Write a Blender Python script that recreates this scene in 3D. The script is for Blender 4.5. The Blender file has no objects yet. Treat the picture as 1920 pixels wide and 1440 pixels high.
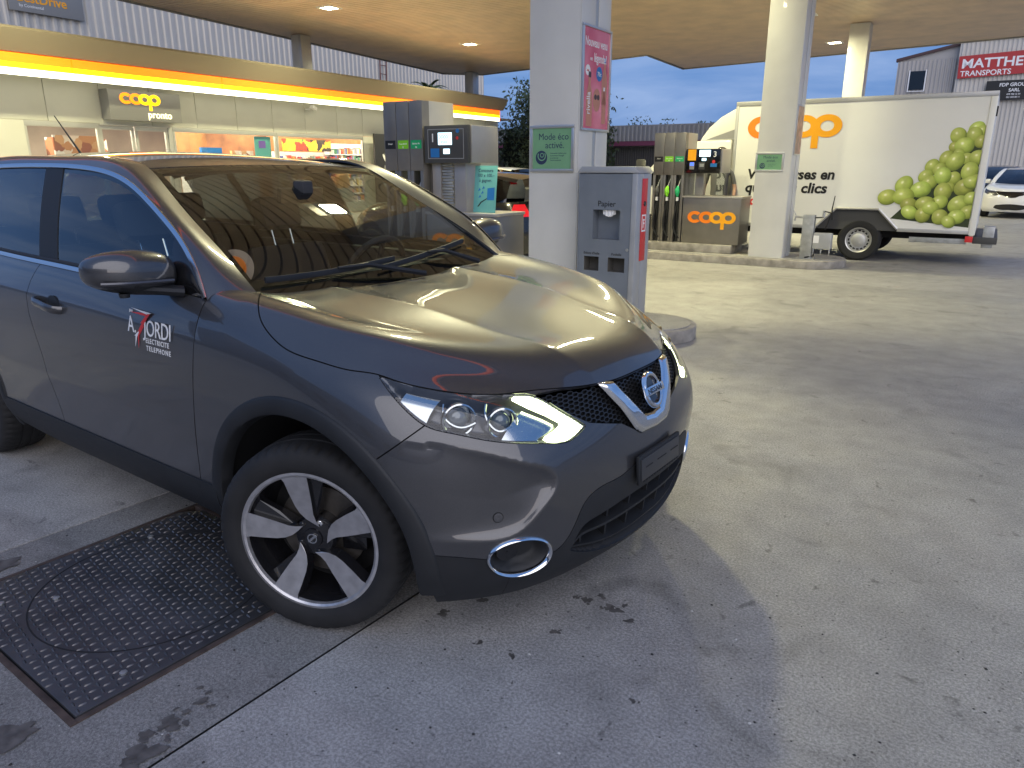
import bpy, bmesh, math, random
import numpy as np
from mathutils import Vector, Matrix
R = math.radians
random.seed(7); rng = np.random.default_rng(7)
sc = bpy.context.scene
COL = sc.collection

# ---------------------------------------------------------------- camera
cam_d = bpy.data.cameras.new('camera'); cam = bpy.data.objects.new('camera', cam_d); COL.objects.link(cam); sc.camera = cam
cam_d.sensor_width = 36; cam_d.lens = 36*1379/1920; cam_d.clip_end = 2000; cam_d.clip_start = .05
_y, _p = R(126.334), R(16.505)
_f = Vector((math.cos(_y)*math.cos(_p), math.sin(_y)*math.cos(_p), -math.sin(_p))); _r = _f.cross(Vector((0, 0, 1))).normalized(); _u = _r.cross(_f)
cam.matrix_world = Matrix(((_r.x, _u.x, -_f.x, 1.833), (_r.y, _u.y, -_f.y, -2.211), (_r.z, _u.z, -_f.z, 1.5026), (0, 0, 0, 1)))

# ---------------------------------------------------------------- sky, sun, exposure
world = bpy.data.worlds.new('World'); sc.world = world; world.use_nodes = True
SUN_EL, SUN_AZ = 4.0, 135.0
def build_world():
    nt = world.node_tree; N = nt.nodes; L = nt.links; N.clear()
    out = N.new('ShaderNodeOutputWorld'); bg = N.new('ShaderNodeBackground')
    sky = N.new('ShaderNodeTexSky'); sky.sky_type = 'NISHITA'; sky.sun_disc = False
    sky.sun_elevation = R(SUN_EL); sky.sun_rotation = R(SUN_AZ); sky.air_density = 1.0; sky.dust_density = .6; sky.ozone_density = 3.0
    tc = N.new('ShaderNodeTexCoord')
    # stretch the direction so that clouds lie in flat sheets
    sep = N.new('ShaderNodeSeparateXYZ'); L.new(tc.outputs['Generated'], sep.inputs[0])
    mx = N.new('ShaderNodeMath'); mx.operation = 'MAXIMUM'; L.new(sep.outputs['Z'], mx.inputs[0]); mx.inputs[1].default_value = 0.0
    ad = N.new('ShaderNodeMath'); ad.operation = 'ADD'; L.new(mx.outputs[0], ad.inputs[0]); ad.inputs[1].default_value = .12
    dx = N.new('ShaderNodeMath'); dx.operation = 'DIVIDE'; L.new(sep.outputs['X'], dx.inputs[0]); L.new(ad.outputs[0], dx.inputs[1])
    dy = N.new('ShaderNodeMath'); dy.operation = 'DIVIDE'; L.new(sep.outputs['Y'], dy.inputs[0]); L.new(ad.outputs[0], dy.inputs[1])
    cb = N.new('ShaderNodeCombineXYZ'); L.new(dx.outputs[0], cb.inputs[0]); L.new(dy.outputs[0], cb.inputs[1])
    nz = N.new('ShaderNodeTexNoise'); nz.inputs['Scale'].default_value = .75; nz.inputs['Detail'].default_value = 7; nz.inputs['Roughness'].default_value = .56
    nz.inputs['Distortion'].default_value = .6
    L.new(cb.outputs[0], nz.inputs['Vector'])
    rp = N.new('ShaderNodeValToRGB'); rp.color_ramp.elements[0].position = .40; rp.color_ramp.elements[1].position = .72
    rp.color_ramp.elements[0].color = (0, 0, 0, 1); rp.color_ramp.elements[1].color = (.85, .85, .85, 1)
    L.new(nz.outputs['Fac'], rp.inputs[0])
    # evening blue laid over the physical sky (thin high haze after sunset)
    tint = N.new('ShaderNodeMixRGB'); tint.blend_type = 'MIX'; tint.inputs[0].default_value = .72
    L.new(sky.outputs[0], tint.inputs[1]); tint.inputs[2].default_value = (1.9, 3.9, 9.0, 1)
    mix = N.new('ShaderNodeMixRGB'); L.new(rp.outputs[0], mix.inputs[0]); L.new(tint.outputs[0], mix.inputs[1]); mix.inputs[2].default_value = (3.9, 5.5, 8.9, 1)
    L.new(mix.outputs[0], bg.inputs['Color']); bg.inputs['Strength'].default_value = .053
    L.new(bg.outputs[0], out.inputs[0])
build_world()
sun_d = bpy.data.lights.new('sun', 'SUN'); sun_d.energy = 1.35; sun_d.angle = R(75); sun_d.color = (1.0, .92, .86)
sun = bpy.data.objects.new('sun', sun_d); COL.objects.link(sun)
sun.rotation_euler = Vector((-math.sin(R(SUN_AZ)), -math.cos(R(SUN_AZ)), -math.tan(R(26)))).to_track_quat('-Z', 'Y').to_euler()   # broad glow of the western sky after sunset
vs = sc.view_settings; vs.view_transform = 'Standard'; vs.look = 'None'; vs.exposure = 0.74; vs.gamma = 1.0; vs.use_curve_mapping = False
CANOPY_Z = 5.35
LAMP_W = 165.0
LAMP_COL = (1.0, .94, .56)

# ---------------------------------------------------------------- scene helpers
def tag(o, label=None, cat=None, group=None, kind=None):
    if label: o['label'] = label
    if cat: o['category'] = cat
    if group: o['group'] = group
    if kind: o['kind'] = kind
    return o
def empty(name, loc=(0, 0, 0), rz=0, label=None, cat=None, group=None):
    o = bpy.data.objects.new(name, None); COL.objects.link(o); o.location = loc; o.rotation_euler = (0, 0, rz); o.empty_display_size = .2
    return tag(o, label, cat, group)
def link(name, me, m, parent=None, M=None):
    o = bpy.data.objects.new(name, me); COL.objects.link(o)
    if m is not None:
        for mm in (m if isinstance(m, (list, tuple)) else [m]): me.materials.append(mm)
    if parent is not None: o.parent = parent
    if M is not None: o.matrix_local = M
    return o
def frombm(name, bm, m, parent=None, smooth=False, M=None, bevel=0, ang=35):
    me = bpy.data.meshes.new(name)
    bmesh.ops.recalc_face_normals(bm, faces=bm.faces[:])
    if bevel:
        es = [e for e in bm.edges if len(e.link_faces) == 2 and e.calc_face_angle(0) > R(30)]
        bmesh.ops.bevel(bm, geom=es, offset=bevel, segments=2, profile=.6, affect='EDGES', clamp_overlap=True)
    bm.to_mesh(me); bm.free()
    if smooth or bevel:
        me.polygons.foreach_set('use_smooth', [True]*len(me.polygons)); me.set_sharp_from_angle(angle=R(ang))
    return link(name, me, m, parent, M)
def bbox(bm, x0, x1, y0, y1, z0, z1, mi=0):
    v = [bm.verts.new(p) for p in ((x0,y0,z0),(x1,y0,z0),(x1,y1,z0),(x0,y1,z0),(x0,y0,z1),(x1,y0,z1),(x1,y1,z1),(x0,y1,z1))]
    for f in ((3,2,1,0),(4,5,6,7),(0,1,5,4),(1,2,6,5),(2,3,7,6),(3,0,4,7)):
        fc = bm.faces.new([v[i] for i in f]); fc.material_index = mi
    return v
def box(name, x0, x1, y0, y1, z0, z1, m, parent=None, bevel=.004, M=None):
    bm = bmesh.new(); bbox(bm, x0, x1, y0, y1, z0, z1); return frombm(name, bm, m, parent, bevel=bevel, M=M)
def btube(bm, pts, r, n=8, cap=True, flat=None):
    """tube along points; r number or list; flat=(a,b) scales"""
    pts = [Vector(p) for p in pts]; k = len(pts); rr = r if isinstance(r, (list, tuple)) else [r]*k
    rings = []; up = None
    for i, p in enumerate(pts):
        t = (pts[min(i+1, k-1)]-pts[max(i-1, 0)]).normalized()
        if up is None: up = Vector((0, 0, 1)) if abs(t.z) < .9 else Vector((1, 0, 0))
        s = t.cross(up).normalized(); up = s.cross(t).normalized()
        ring = []
        for j in range(n):
            a = 2*math.pi*j/n
            ring.append(bm.verts.new(p+s*(math.cos(a)*rr[i]*(flat[0] if flat else 1))+up*(math.sin(a)*rr[i]*(flat[1] if flat else 1))))
        rings.append(ring)
    for i in range(k-1):
        for j in range(n): bm.faces.new((rings[i][j], rings[i][(j+1) % n], rings[i+1][(j+1) % n], rings[i+1][j]))
    if cap: bm.faces.new(rings[0][::-1]); bm.faces.new(rings[-1])
def tube(name, pts, r, m, parent=None, n=8, M=None, flat=None):
    bm = bmesh.new(); btube(bm, pts, r, n, flat=flat); return frombm(name, bm, m, parent, smooth=True, M=M)
def lathe(name, prof, m, parent=None, n=48, axis='z', M=None, ang=35, mids=None):
    """prof: list of (radius, height); closed if first == last"""
    bm = bmesh.new(); rings = []
    for r_, h in prof:
        ring = []
        for j in range(n):
            a = 2*math.pi*j/n; c, s = r_*math.cos(a), r_*math.sin(a)
            ring.append(bm.verts.new({'z': (c, s, h), 'y': (c, h, s), 'x': (h, c, s)}[axis]))
        rings.append(ring)
    for i in range(len(prof)-1):
        for j in range(n):
            f = bm.faces.new((rings[i][j], rings[i][(j+1) % n], rings[i+1][(j+1) % n], rings[i+1][j]))
            if mids: f.material_index = mids[i]
    bmesh.ops.remove_doubles(bm, verts=bm.verts[:], dist=1e-6)
    return frombm(name, bm, m, parent, smooth=True, M=M, ang=ang)
def prism(name, poly, h0, h1, m, parent=None, axis='z', bevel=0, M=None, holes=None):
    """poly list of (a,b) extruded from h0 to h1 along axis"""
    bm = bmesh.new(); bprism(bm, poly, h0, h1, axis); return frombm(name, bm, m, parent, bevel=bevel, M=M)
def bprism(bm, poly, h0, h1, axis='z', mi=0):
    P = {'z': lambda a, b, h: (a, b, h), 'y': lambda a, b, h: (a, h, b), 'x': lambda a, b, h: (h, a, b)}[axis]
    A = [bm.verts.new(P(a, b, h0)) for a, b in poly]; B = [bm.verts.new(P(a, b, h1)) for a, b in poly]; k = len(poly)
    fs = [bm.faces.new(A[::-1]), bm.faces.new(B)]+[bm.faces.new((A[i], A[(i+1) % k], B[(i+1) % k], B[i])) for i in range(k)]
    for f in fs: f.material_index = mi
def rot(rz=0, loc=(0, 0, 0)): return Matrix.Translation(loc) @ Matrix.Rotation(rz, 4, 'Z')
def facing(loc, nx, ny, nz=0.0):
    """frame whose local x runs to the right, y up, z out of a vertical face with outward normal n"""
    n = Vector((nx, ny, nz)).normalized(); r = Vector((0, 0, 1)).cross(n).normalized(); u = n.cross(r)
    return Matrix(((r.x, u.x, n.x, loc[0]), (r.y, u.y, n.y, loc[1]), (r.z, u.z, n.z, loc[2]), (0, 0, 0, 1)))
def text(name, s, size, m, M, parent=None, bold=0.0, ext=.001, align='LEFT', sx=1.0, shear=0.0, space=1.0):
    cu = bpy.data.curves.new(name, 'FONT'); cu.body = s; cu.size = size; cu.extrude = ext; cu.offset = bold*size; cu.align_x = align; cu.shear = shear
    cu.space_character = space; cu.resolution_u = 3
    o = bpy.data.objects.new(name, cu); COL.objects.link(o)
    me = bpy.data.meshes.new_from_object(o)
    COL.objects.unlink(o); bpy.data.objects.remove(o); me.name = name
    return link(name, me, m, parent, M @ Matrix.Diagonal((sx, 1, 1, 1)))
def ringpoly(cx, cy, ro, ri, a0, a1, n=28):
    A = [(cx+ro*math.cos(a0+(a1-a0)*i/n), cy+ro*math.sin(a0+(a1-a0)*i/n)) for i in range(n+1)]
    B = [(cx+ri*math.cos(a0+(a1-a0)*i/n), cy+ri*math.sin(a0+(a1-a0)*i/n)) for i in range(n+1)]
    return A, B
def bring(bm, cx, cy, ro, ri, h, a0=0, a1=2*math.pi, n=32, z=0.0, sx=1.0):
    A, B = ringpoly(cx, cy, ro, ri, a0, a1, n); closed = abs(a1-a0-2*math.pi) < 1e-6
    va = [[bm.verts.new((x*sx, y, z+q)) for x, y in P] for P in (A, B) for q in (0, h)]
    a_lo, a_hi, b_lo, b_hi = va
    for i in range(n):
        bm.faces.new((a_hi[i], a_hi[i+1], b_hi[i+1], b_hi[i])); bm.faces.new((a_lo[i], a_lo[i+1], a_hi[i+1], a_hi[i])); bm.faces.new((b_lo[i], b_hi[i], b_hi[i+1], b_lo[i+1]))
    if not closed:
        for i in (0, n): bm.faces.new((a_lo[i], a_hi[i], b_hi[i], b_lo[i]))
def logo(parent, M, h, mats, name='logo_letter', ext=.003):
    """the four round letters c o o p, h = height of the round letters; local x right, y up"""
    r = h/2; ri = r*.46; w = 1.28
    xs = [0, 1.78*r*w/1.12, 3.38*r*w/1.12, 5.16*r*w/1.12]
    def mk(i, cx, a0, a1, stem, z):
        bm = bmesh.new(); bring(bm, cx/w, r, r, ri, ext, a0, a1, 36, z, w)
        if stem: bbox(bm, cx-r*w*1.0, cx-r*w*.52, -r*.95, r*1.6, z+.0002, z+ext+.0004)
        frombm(name, bm, mats[i], parent, M=M)
    mk(0, xs[0], R(42), R(318), False, 0); mk(1, xs[1], 0, 2*math.pi, False, .0006); mk(2, xs[2], 0, 2*math.pi, False, .0012); mk(3, xs[3], 0, 2*math.pi, True, .0018)
def copy_tree(o, parent=None):
    c = o.copy(); COL.objects.link(c); c.parent = parent
    for ch in list(o.children): copy_tree(ch, c)
    return c
# ---------------------------------------------------------------- materials
def pmat(name, col=(.5, .5, .5), rough=.5, metal=0.0, coat=0.0, emit=None, es=0.0, spec=.5, noise=None, bump=None, alpha=None):
    """principled material; noise=(scale, amount, detail) varies value; bump=(scale, strength, dist)"""
    m = bpy.data.materials.new(name); m.use_nodes = True; nt = m.node_tree; b = nt.nodes['Principled BSDF']
    b.inputs['Base Color'].default_value = (*col, 1); b.inputs['Roughness'].default_value = rough; b.inputs['Metallic'].default_value = metal
    b.inputs['Coat Weight'].default_value = coat; b.inputs['Coat Roughness'].default_value = .03; b.inputs['Specular IOR Level'].default_value = spec
    if emit: m.cycles.emission_sampling = 'NONE'; b.inputs['Emission Color'].default_value = (*emit, 1); b.inputs['Emission Strength'].default_value = es
    tc = None
    if noise or bump:
        tc = nt.nodes.new('ShaderNodeTexCoord')
    if noise:
        nz = nt.nodes.new('ShaderNodeTexNoise'); nz.inputs['Scale'].default_value = noise[0]; nz.inputs['Detail'].default_value = noise[2] if len(noise) > 2 else 5
        nt.links.new(tc.outputs['Object'], nz.inputs['Vector'])
        mr = nt.nodes.new('ShaderNodeMapRange'); mr.inputs['From Min'].default_value = .3; mr.inputs['From Max'].default_value = .7
        mr.inputs['To Min'].default_value = 1-noise[1]; mr.inputs['To Max'].default_value = 1+noise[1]; nt.links.new(nz.outputs['Fac'], mr.inputs['Value'])
        mu = nt.nodes.new('ShaderNodeMixRGB'); mu.blend_type = 'MULTIPLY'; mu.inputs[0].default_value = 1; mu.inputs[1].default_value = (*col, 1)
        nt.links.new(mr.outputs[0], mu.inputs[2]); nt.links.new(mu.outputs[0], b.inputs['Base Color'])
        r2 = nt.nodes.new('ShaderNodeMapRange'); r2.inputs['To Min'].default_value = max(0, rough-.1); r2.inputs['To Max'].default_value = min(1, rough+.1)
        nt.links.new(nz.outputs['Fac'], r2.inputs['Value']); nt.links.new(r2.outputs[0], b.inputs['Roughness'])
    if bump:
        n2 = nt.nodes.new('ShaderNodeTexNoise'); n2.inputs['Scale'].default_value = bump[0]; n2.inputs['Detail'].default_value = 6
        nt.links.new(tc.outputs['Object'], n2.inputs['Vector'])
        bp = nt.nodes.new('ShaderNodeBump'); bp.inputs['Strength'].default_value = bump[1]; bp.inputs['Distance'].default_value = bump[2]
        nt.links.new(n2.outputs['Fac'], bp.inputs['Height']); nt.links.new(bp.outputs[0], b.inputs['Normal'])
    return m
def glassmat(name, tint=(.9, .93, .92), ior=1.5, refl=1.0, rough=0.0):
    """thin pane: fresnel mirror over a tinted clear sheet"""
    m = bpy.data.materials.new(name); m.use_nodes = True; nt = m.node_tree; N = nt.nodes; N.clear()
    out = N.new('ShaderNodeOutputMaterial'); mx = N.new('ShaderNodeMixShader'); tr = N.new('ShaderNodeBsdfTransparent'); gl = N.new('ShaderNodeBsdfGlossy'); fr = N.new('ShaderNodeFresnel')
    geo = N.new('ShaderNodeNewGeometry'); ir = N.new('ShaderNodeMapRange'); ir.inputs['To Min'].default_value = ior; ir.inputs['To Max'].default_value = 1/ior   # a thin pane mirrors alike from both sides
    nt.links.new(geo.outputs['Backfacing'], ir.inputs['Value']); nt.links.new(ir.outputs[0], fr.inputs['IOR']); tr.inputs['Color'].default_value = (*tint, 1); gl.inputs['Roughness'].default_value = rough; gl.inputs['Color'].default_value = (refl, refl, refl, 1)
    ml = N.new('ShaderNodeMath'); ml.operation = 'MULTIPLY'; ml.inputs[1].default_value = 1.25; ml.use_clamp = True
    nt.links.new(fr.outputs[0], ml.inputs[0]); nt.links.new(ml.outputs[0], mx.inputs[0]); nt.links.new(tr.outputs[0], mx.inputs[1]); nt.links.new(gl.outputs[0], mx.inputs[2]); nt.links.new(mx.outputs[0], out.inputs[0])
    return m
def paintmat():
    m = pmat('car_paint', (.075, .073, .078), .38, .62, 1.0, spec=.2); nt = m.node_tree; b = nt.nodes['Principled BSDF']
    tc = nt.nodes.new('ShaderNodeTexCoord'); v = nt.nodes.new('ShaderNodeTexVoronoi'); v.inputs['Scale'].default_value = 1800
    nt.links.new(tc.outputs['Object'], v.inputs['Vector'])
    mr = nt.nodes.new('ShaderNodeMapRange'); mr.inputs['To Min'].default_value = .75; mr.inputs['To Max'].default_value = 1.3
    nt.links.new(v.outputs['Color'], mr.inputs['Value'])
    mu = nt.nodes.new('ShaderNodeMixRGB'); mu.blend_type = 'MULTIPLY'; mu.inputs[0].default_value = 1; mu.inputs[1].default_value = (.072, .072, .076, 1)
    nt.links.new(mr.outputs[0], mu.inputs[2]); nt.links.new(mu.outputs[0], b.inputs['Base Color'])
    b.inputs['Coat IOR'].default_value = 1.58; b.inputs['Coat Roughness'].default_value = .02
    return m
M_ = {}
def mats():
    M = M_
    M['paint'] = paintmat()
    M['plastic'] = pmat('black_plastic', (.012, .013, .015), .6, bump=(900, .25, .001), noise=(9, .25))
    M['gloss'] = pmat('gloss_black', (.008, .008, .009), .12, coat=.5)
    M['dark'] = pmat('dark_cavity', (.008, .008, .009), .8)
    M['rubber'] = pmat('rubber', (.011, .011, .012), .8, noise=(14, .35), bump=(400, .2, .001))
    M['chrome'] = pmat('chrome', (.78, .79, .80), .08, 1.0)
    M['satin'] = pmat('satin_trim', (.62, .64, .67), .22, 1.0)
    M['alloy'] = pmat('machined_alloy', (.62, .61, .62), .34, .85, .3, noise=(30, .12))
    M['wheelblack'] = pmat('wheel_black', (.012, .012, .014), .2, .2, .6)
    M['brake'] = pmat('brake_disc', (.12, .11, .10), .5, .8, noise=(20, .3))
    M['glass'] = glassmat('clear_glass', (.50, .53, .51), 1.5)
    M['glassdoor'] = glassmat('door_glass', (.70, .78, .77), 1.55)
    M['glasstint'] = glassmat('tinted_glass', (.10, .11, .12), 1.55)
    M['lens'] = glassmat('lamp_lens', (.93, .95, .95), 1.45)
    M['shopglass'] = glassmat('shop_glass', (.92, .95, .93), 1.4)
    M['drl'] = pmat('daytime_light', (.9, .95, .8), .3, emit=(.88, 1.0, .50), es=6.0); M['drl'].cycles.emission_sampling = 'FRONT'
    M['interior'] = pmat('interior_plastic', (.030, .030, .032), .65, noise=(6, .2))
    M['seat'] = pmat('seat_fabric', (.035, .035, .04), .9, bump=(300, .4, .002))
    M['headlin'] = pmat('headlining', (.38, .37, .34), .9)
    M['white'] = pmat('white_print', (.80, .80, .80), .4)
    M['red'] = pmat('red_print', (.62, .03, .03), .4)
    M['orange'] = pmat('orange_print', (.90, .22, .01), .4)
    M['amber'] = pmat('amber_print', (.92, .40, .01), .4)
    M['black'] = pmat('black_print', (.012, .012, .012), .4)
    M['greyp'] = pmat('grey_print', (.25, .25, .26), .5)
    M['pillar'] = pmat('pillar_panel', (.62, .62, .60), .38, noise=(2.5, .05), coat=.15)
    M['alu'] = pmat('anodised_alu', (.55, .55, .54), .4, .7)
    M['frame'] = pmat('frame_alu', (.60, .60, .59), .35, .8)
    M['binb'] = pmat('bin_blue_grey', (.20, .225, .26), .45, .25, noise=(5, .08))
    M['bing'] = pmat('bin_light_grey', (.40, .41, .42), .42, .3, noise=(5, .08))
    M['pumpg'] = pmat('pump_steel', (.23, .215, .20), .36, .65, noise=(3.5, .10))
    M['pumpl'] = pmat('pump_steel_light', (.42, .40, .385), .38, .6, noise=(3.5, .08))
    M['pumpd'] = pmat('pump_dark', (.05, .05, .05), .5)
    M['screen'] = pmat('pump_screen', (.6, .8, .85), .2, emit=(.55, .85, 1.0), es=1.6)
    M['green1'] = pmat('green_light', (.20, .55, .02), .45)
    M['green2'] = pmat('green_dark', (.01, .36, .13), .45)
    M['ecogreen'] = pmat('eco_green', (.17, .36, .20), .5, noise=(8, .06))
    M['navy'] = pmat('navy_print', (.02, .035, .09), .5)
    M['teal'] = pmat('teal_print', (.14, .42, .40), .5)
    M['kerb'] = pmat('kerb_concrete', (.30, .28, .25), .85, noise=(7, .35, 8), bump=(60, .5, .004))
    M['steel'] = pmat('galvanised', (.42, .43, .43), .45, .7, noise=(12, .2))
    M['truckw'] = pmat('truck_white', (.74, .74, .70), .35, coat=.2, noise=(1.2, .03))
    M['truckalu'] = pmat('truck_alu', (.50, .50, .49), .4, .6)
    M['blue'] = pmat('blue_print', (.02, .16, .45), .4)
    M['skin'] = pmat('skin', (.50, .30, .22), .55)
    M['shirt'] = pmat('grey_shirt', (.13, .13, .13), .9, bump=(120, .3, .004))
    M['trouser'] = pmat('dark_trousers', (.03, .03, .04), .9)
mats()
# ---------------------------------------------------------------- car body surface maths
def ncs(k, P, q):
    """natural cubic spline through P (n,...) at knots k, evaluated at q"""
    k = np.asarray(k, float); P = np.asarray(P, float); n = len(k)
    h = np.diff(k)
    A = np.zeros((n, n)); A[0, 0] = A[-1, -1] = 1
    B = np.zeros(P.shape)
    for i in range(1, n-1):
        A[i, i-1] = h[i-1]; A[i, i] = 2*(h[i-1]+h[i]); A[i, i+1] = h[i]
        B[i] = 6*((P[i+1]-P[i])/h[i]-(P[i]-P[i-1])/h[i-1])
    M = np.linalg.solve(A, B.reshape(n, -1)).reshape(P.shape)
    q = np.asarray(q, float); i = np.clip(np.searchsorted(k, q, side='right')-1, 0, n-2)
    sh = (-1,)+(1,)*(P.ndim-1)
    a = (k[i+1]-q).reshape(sh); b = (q-k[i]).reshape(sh); hh = h[i].reshape(sh)
    return (M[i]*a**3+M[i+1]*b**3)/(6*hh)+(P[i]/hh-M[i]*hh/6)*a+(P[i+1]/hh-M[i+1]*hh/6)*b

def chord(P):
    d = np.linalg.norm(np.diff(P, axis=0), axis=-1)
    if d.ndim > 1: d = d.mean(axis=1)
    return np.concatenate([[0], np.cumsum(d)])

def sstep(a, b, x):
    t = np.clip((x-a)/(b-a), 0, 1); return t*t*(3-2*t)

def resample(P, n):
    P = np.asarray(P, float); k = chord(P)
    return ncs(k, P, np.linspace(0, k[-1], n))

def netrow(z, xy): return [(x, y, zz) for (x, y), zz in zip(xy, z)]
ROWS = [
 netrow([.35,.33,.30,.27,.26,.25,.25,.25,.25,.24,.225,.205,.20,.20,.20,.205],
  [(-3.42,0),(-3.38,.45),(-3.2,.72),(-2.95,.80),(-2.35,.83),(-1.9,.835),(-1.4,.835),(-.9,.835),(-.45,.835),(-.15,.84),(.15,.84),(.36,.80),(.50,.69),(.62,.53),(.70,.28),(.735,0)]),
 netrow([.42,.40,.37,.35,.34,.33,.33,.33,.33,.33,.31,.29,.28,.275,.275,.275],
  [(-3.50,0),(-3.45,.5),(-3.27,.78),(-3.0,.87),(-2.35,.878),(-1.9,.878),(-1.4,.878),(-.9,.878),(-.45,.878),(-.15,.882),(.15,.88),(.38,.835),(.535,.72),(.67,.55),(.765,.29),(.80,0)]),
 netrow([.55,.53,.5,.47,.46,.45,.45,.45,.45,.45,.44,.42,.41,.40,.40,.40],
  [(-3.53,0),(-3.47,.52),(-3.29,.80),(-3.0,.885),(-2.35,.892),(-1.9,.89),(-1.4,.89),(-.9,.89),(-.45,.889),(-.15,.888),(.15,.884),(.385,.842),(.555,.735),(.695,.56),(.785,.30),(.82,0)]),
 netrow([.68,.66,.64,.62,.61,.60,.6,.6,.6,.6,.59,.57,.555,.545,.54,.53],
  [(-3.54,0),(-3.48,.53),(-3.3,.81),(-3.0,.895),(-2.35,.9),(-1.9,.898),(-1.4,.898),(-.9,.898),(-.45,.897),(-.15,.894),(.15,.887),(.385,.845),(.565,.745),(.71,.565),(.795,.30),(.828,0)]),
 netrow([.82,.80,.78,.76,.755,.75,.745,.74,.735,.73,.715,.695,.675,.655,.645,.635],
  [(-3.53,0),(-3.47,.53),(-3.29,.81),(-3.0,.898),(-2.35,.903),(-1.9,.902),(-1.4,.902),(-.9,.902),(-.45,.90),(-.15,.895),(.15,.885),(.38,.84),(.56,.735),(.705,.555),(.785,.30),(.812,0)]),
 netrow([.95,.94,.92,.9,.89,.885,.88,.872,.86,.85,.83,.80,.77,.745,.735,.73],
  [(-3.50,0),(-3.44,.52),(-3.26,.80),(-2.98,.89),(-2.35,.9),(-1.9,.9),(-1.4,.9),(-.9,.899),(-.45,.895),(-.15,.888),(.13,.875),(.355,.82),(.535,.705),(.675,.53),(.76,.29),(.79,0)]),
 netrow([1.06,1.05,1.04,1.02,1.01,1.0,.995,.985,.97,.955,.925,.885,.85,.82,.80,.795],
  [(-3.44,0),(-3.38,.5),(-3.2,.77),(-2.95,.865),(-2.35,.88),(-1.9,.885),(-1.4,.886),(-.9,.886),(-.45,.878),(-.15,.866),(.10,.845),(.315,.785),(.49,.665),(.63,.495),(.73,.27),(.765,0)]),
 netrow([1.16,1.15,1.14,1.13,1.12,1.11,1.10,1.085,1.065,1.03,.99,.95,.905,.87,.85,.845],
  [(-3.36,0),(-3.3,.47),(-3.15,.73),(-2.92,.82),(-2.35,.84),(-1.9,.848),(-1.4,.85),(-.9,.845),(-.45,.83),(-.16,.81),(.07,.785),(.27,.72),(.44,.60),(.585,.44),(.695,.245),(.735,0)]),
 netrow([1.22,1.21,1.20,1.19,1.18,1.17,1.16,1.145,1.095,1.06,1.025,.99,.955,.925,.905,.90],
  [(-3.27,0),(-3.22,.44),(-3.09,.68),(-2.9,.765),(-2.35,.785),(-1.9,.79),(-1.4,.79),(-.9,.785),(-.45,.77),(-.17,.755),(.05,.735),(.25,.66),(.40,.55),(.53,.40),(.63,.22),(.67,0)]),
]
ROWS = np.array(ROWS)          # (9,16,3)
POLE = np.array([-.45, 0, 1.045])
HX = np.array([-.45,-.2,0,.2,.4,.55,.67]); HZ = np.array([1.045,1.038,1.026,1.003,.966,.932,.90])
def hood_row(frac):
    out = []
    for c in range(7, 16):
        r = ROWS[8, c]
        x, y = POLE[:2]+(r[:2]-POLE[:2])*frac
        zc = ncs(HX, HZ, [max(x, -.45)])[0]; zr = ncs(HX, HZ, [max(r[0], -.45)])[0]
        out.append((x, y, zc-(zr-r[2])*frac**2))
    return np.array(out)
def surf(P, ks, kt, ns, nt):
    """tensor natural spline; P (rows, cols, 3)"""
    t = np.linspace(kt[0], kt[-1], nt); s = np.linspace(ks[0], ks[-1], ns)
    A = ncs(kt, P.transpose(1, 0, 2), t)
    return ncs(ks, A.transpose(1, 0, 2), s)
def pad(P):                    # mirror rows over y=0 at the ends so that the nose and tail are smooth there
    m = np.array([1, -1, 1])
    return np.concatenate([(P[:, 2:0:-1]*m), P, (P[:, -2:-4:-1]*m)], axis=1)
def build_front(nt=230, ns=170):
    H = np.stack([hood_row(.86), hood_row(.62), hood_row(.32), np.repeat(POLE[None], 9, 0)])
    B = pad(ROWS); kB = chord(B[4]); c7 = 2+7
    kt = kB[c7:c7+9]
    t = np.linspace(kt[0]+.28, kt[-1], nt)
    A = ncs(kB, B.transpose(1, 0, 2), t).transpose(1, 0, 2)
    m = np.array([1, -1, 1])
    Hp = np.concatenate([H, H[:, -2:-4:-1]*m], axis=1)
    AH = ncs(kB[c7:c7+11], Hp.transpose(1, 0, 2), t).transpose(1, 0, 2)
    G = np.concatenate([A, AH])
    ks = chord(G[:, ::8])
    return ncs(ks, G, np.linspace(0, ks[-1], ns))
def build_side(nt=300, ns=90):
    B = pad(ROWS); kB = chord(B[4])
    t = np.linspace(kB[2], kB[10], nt)
    A = ncs(kB, B.transpose(1, 0, 2), t).transpose(1, 0, 2)
    ks = chord(A[:, -40:])
    return ncs(ks, A, np.linspace(0, ks[7], ns))
def gnormals(S):
    du = np.gradient(S, axis=1); dv = np.gradient(S, axis=0)
    n = np.cross(du, dv); n /= np.linalg.norm(n, axis=-1, keepdims=True)+1e-12
    return n
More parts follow.
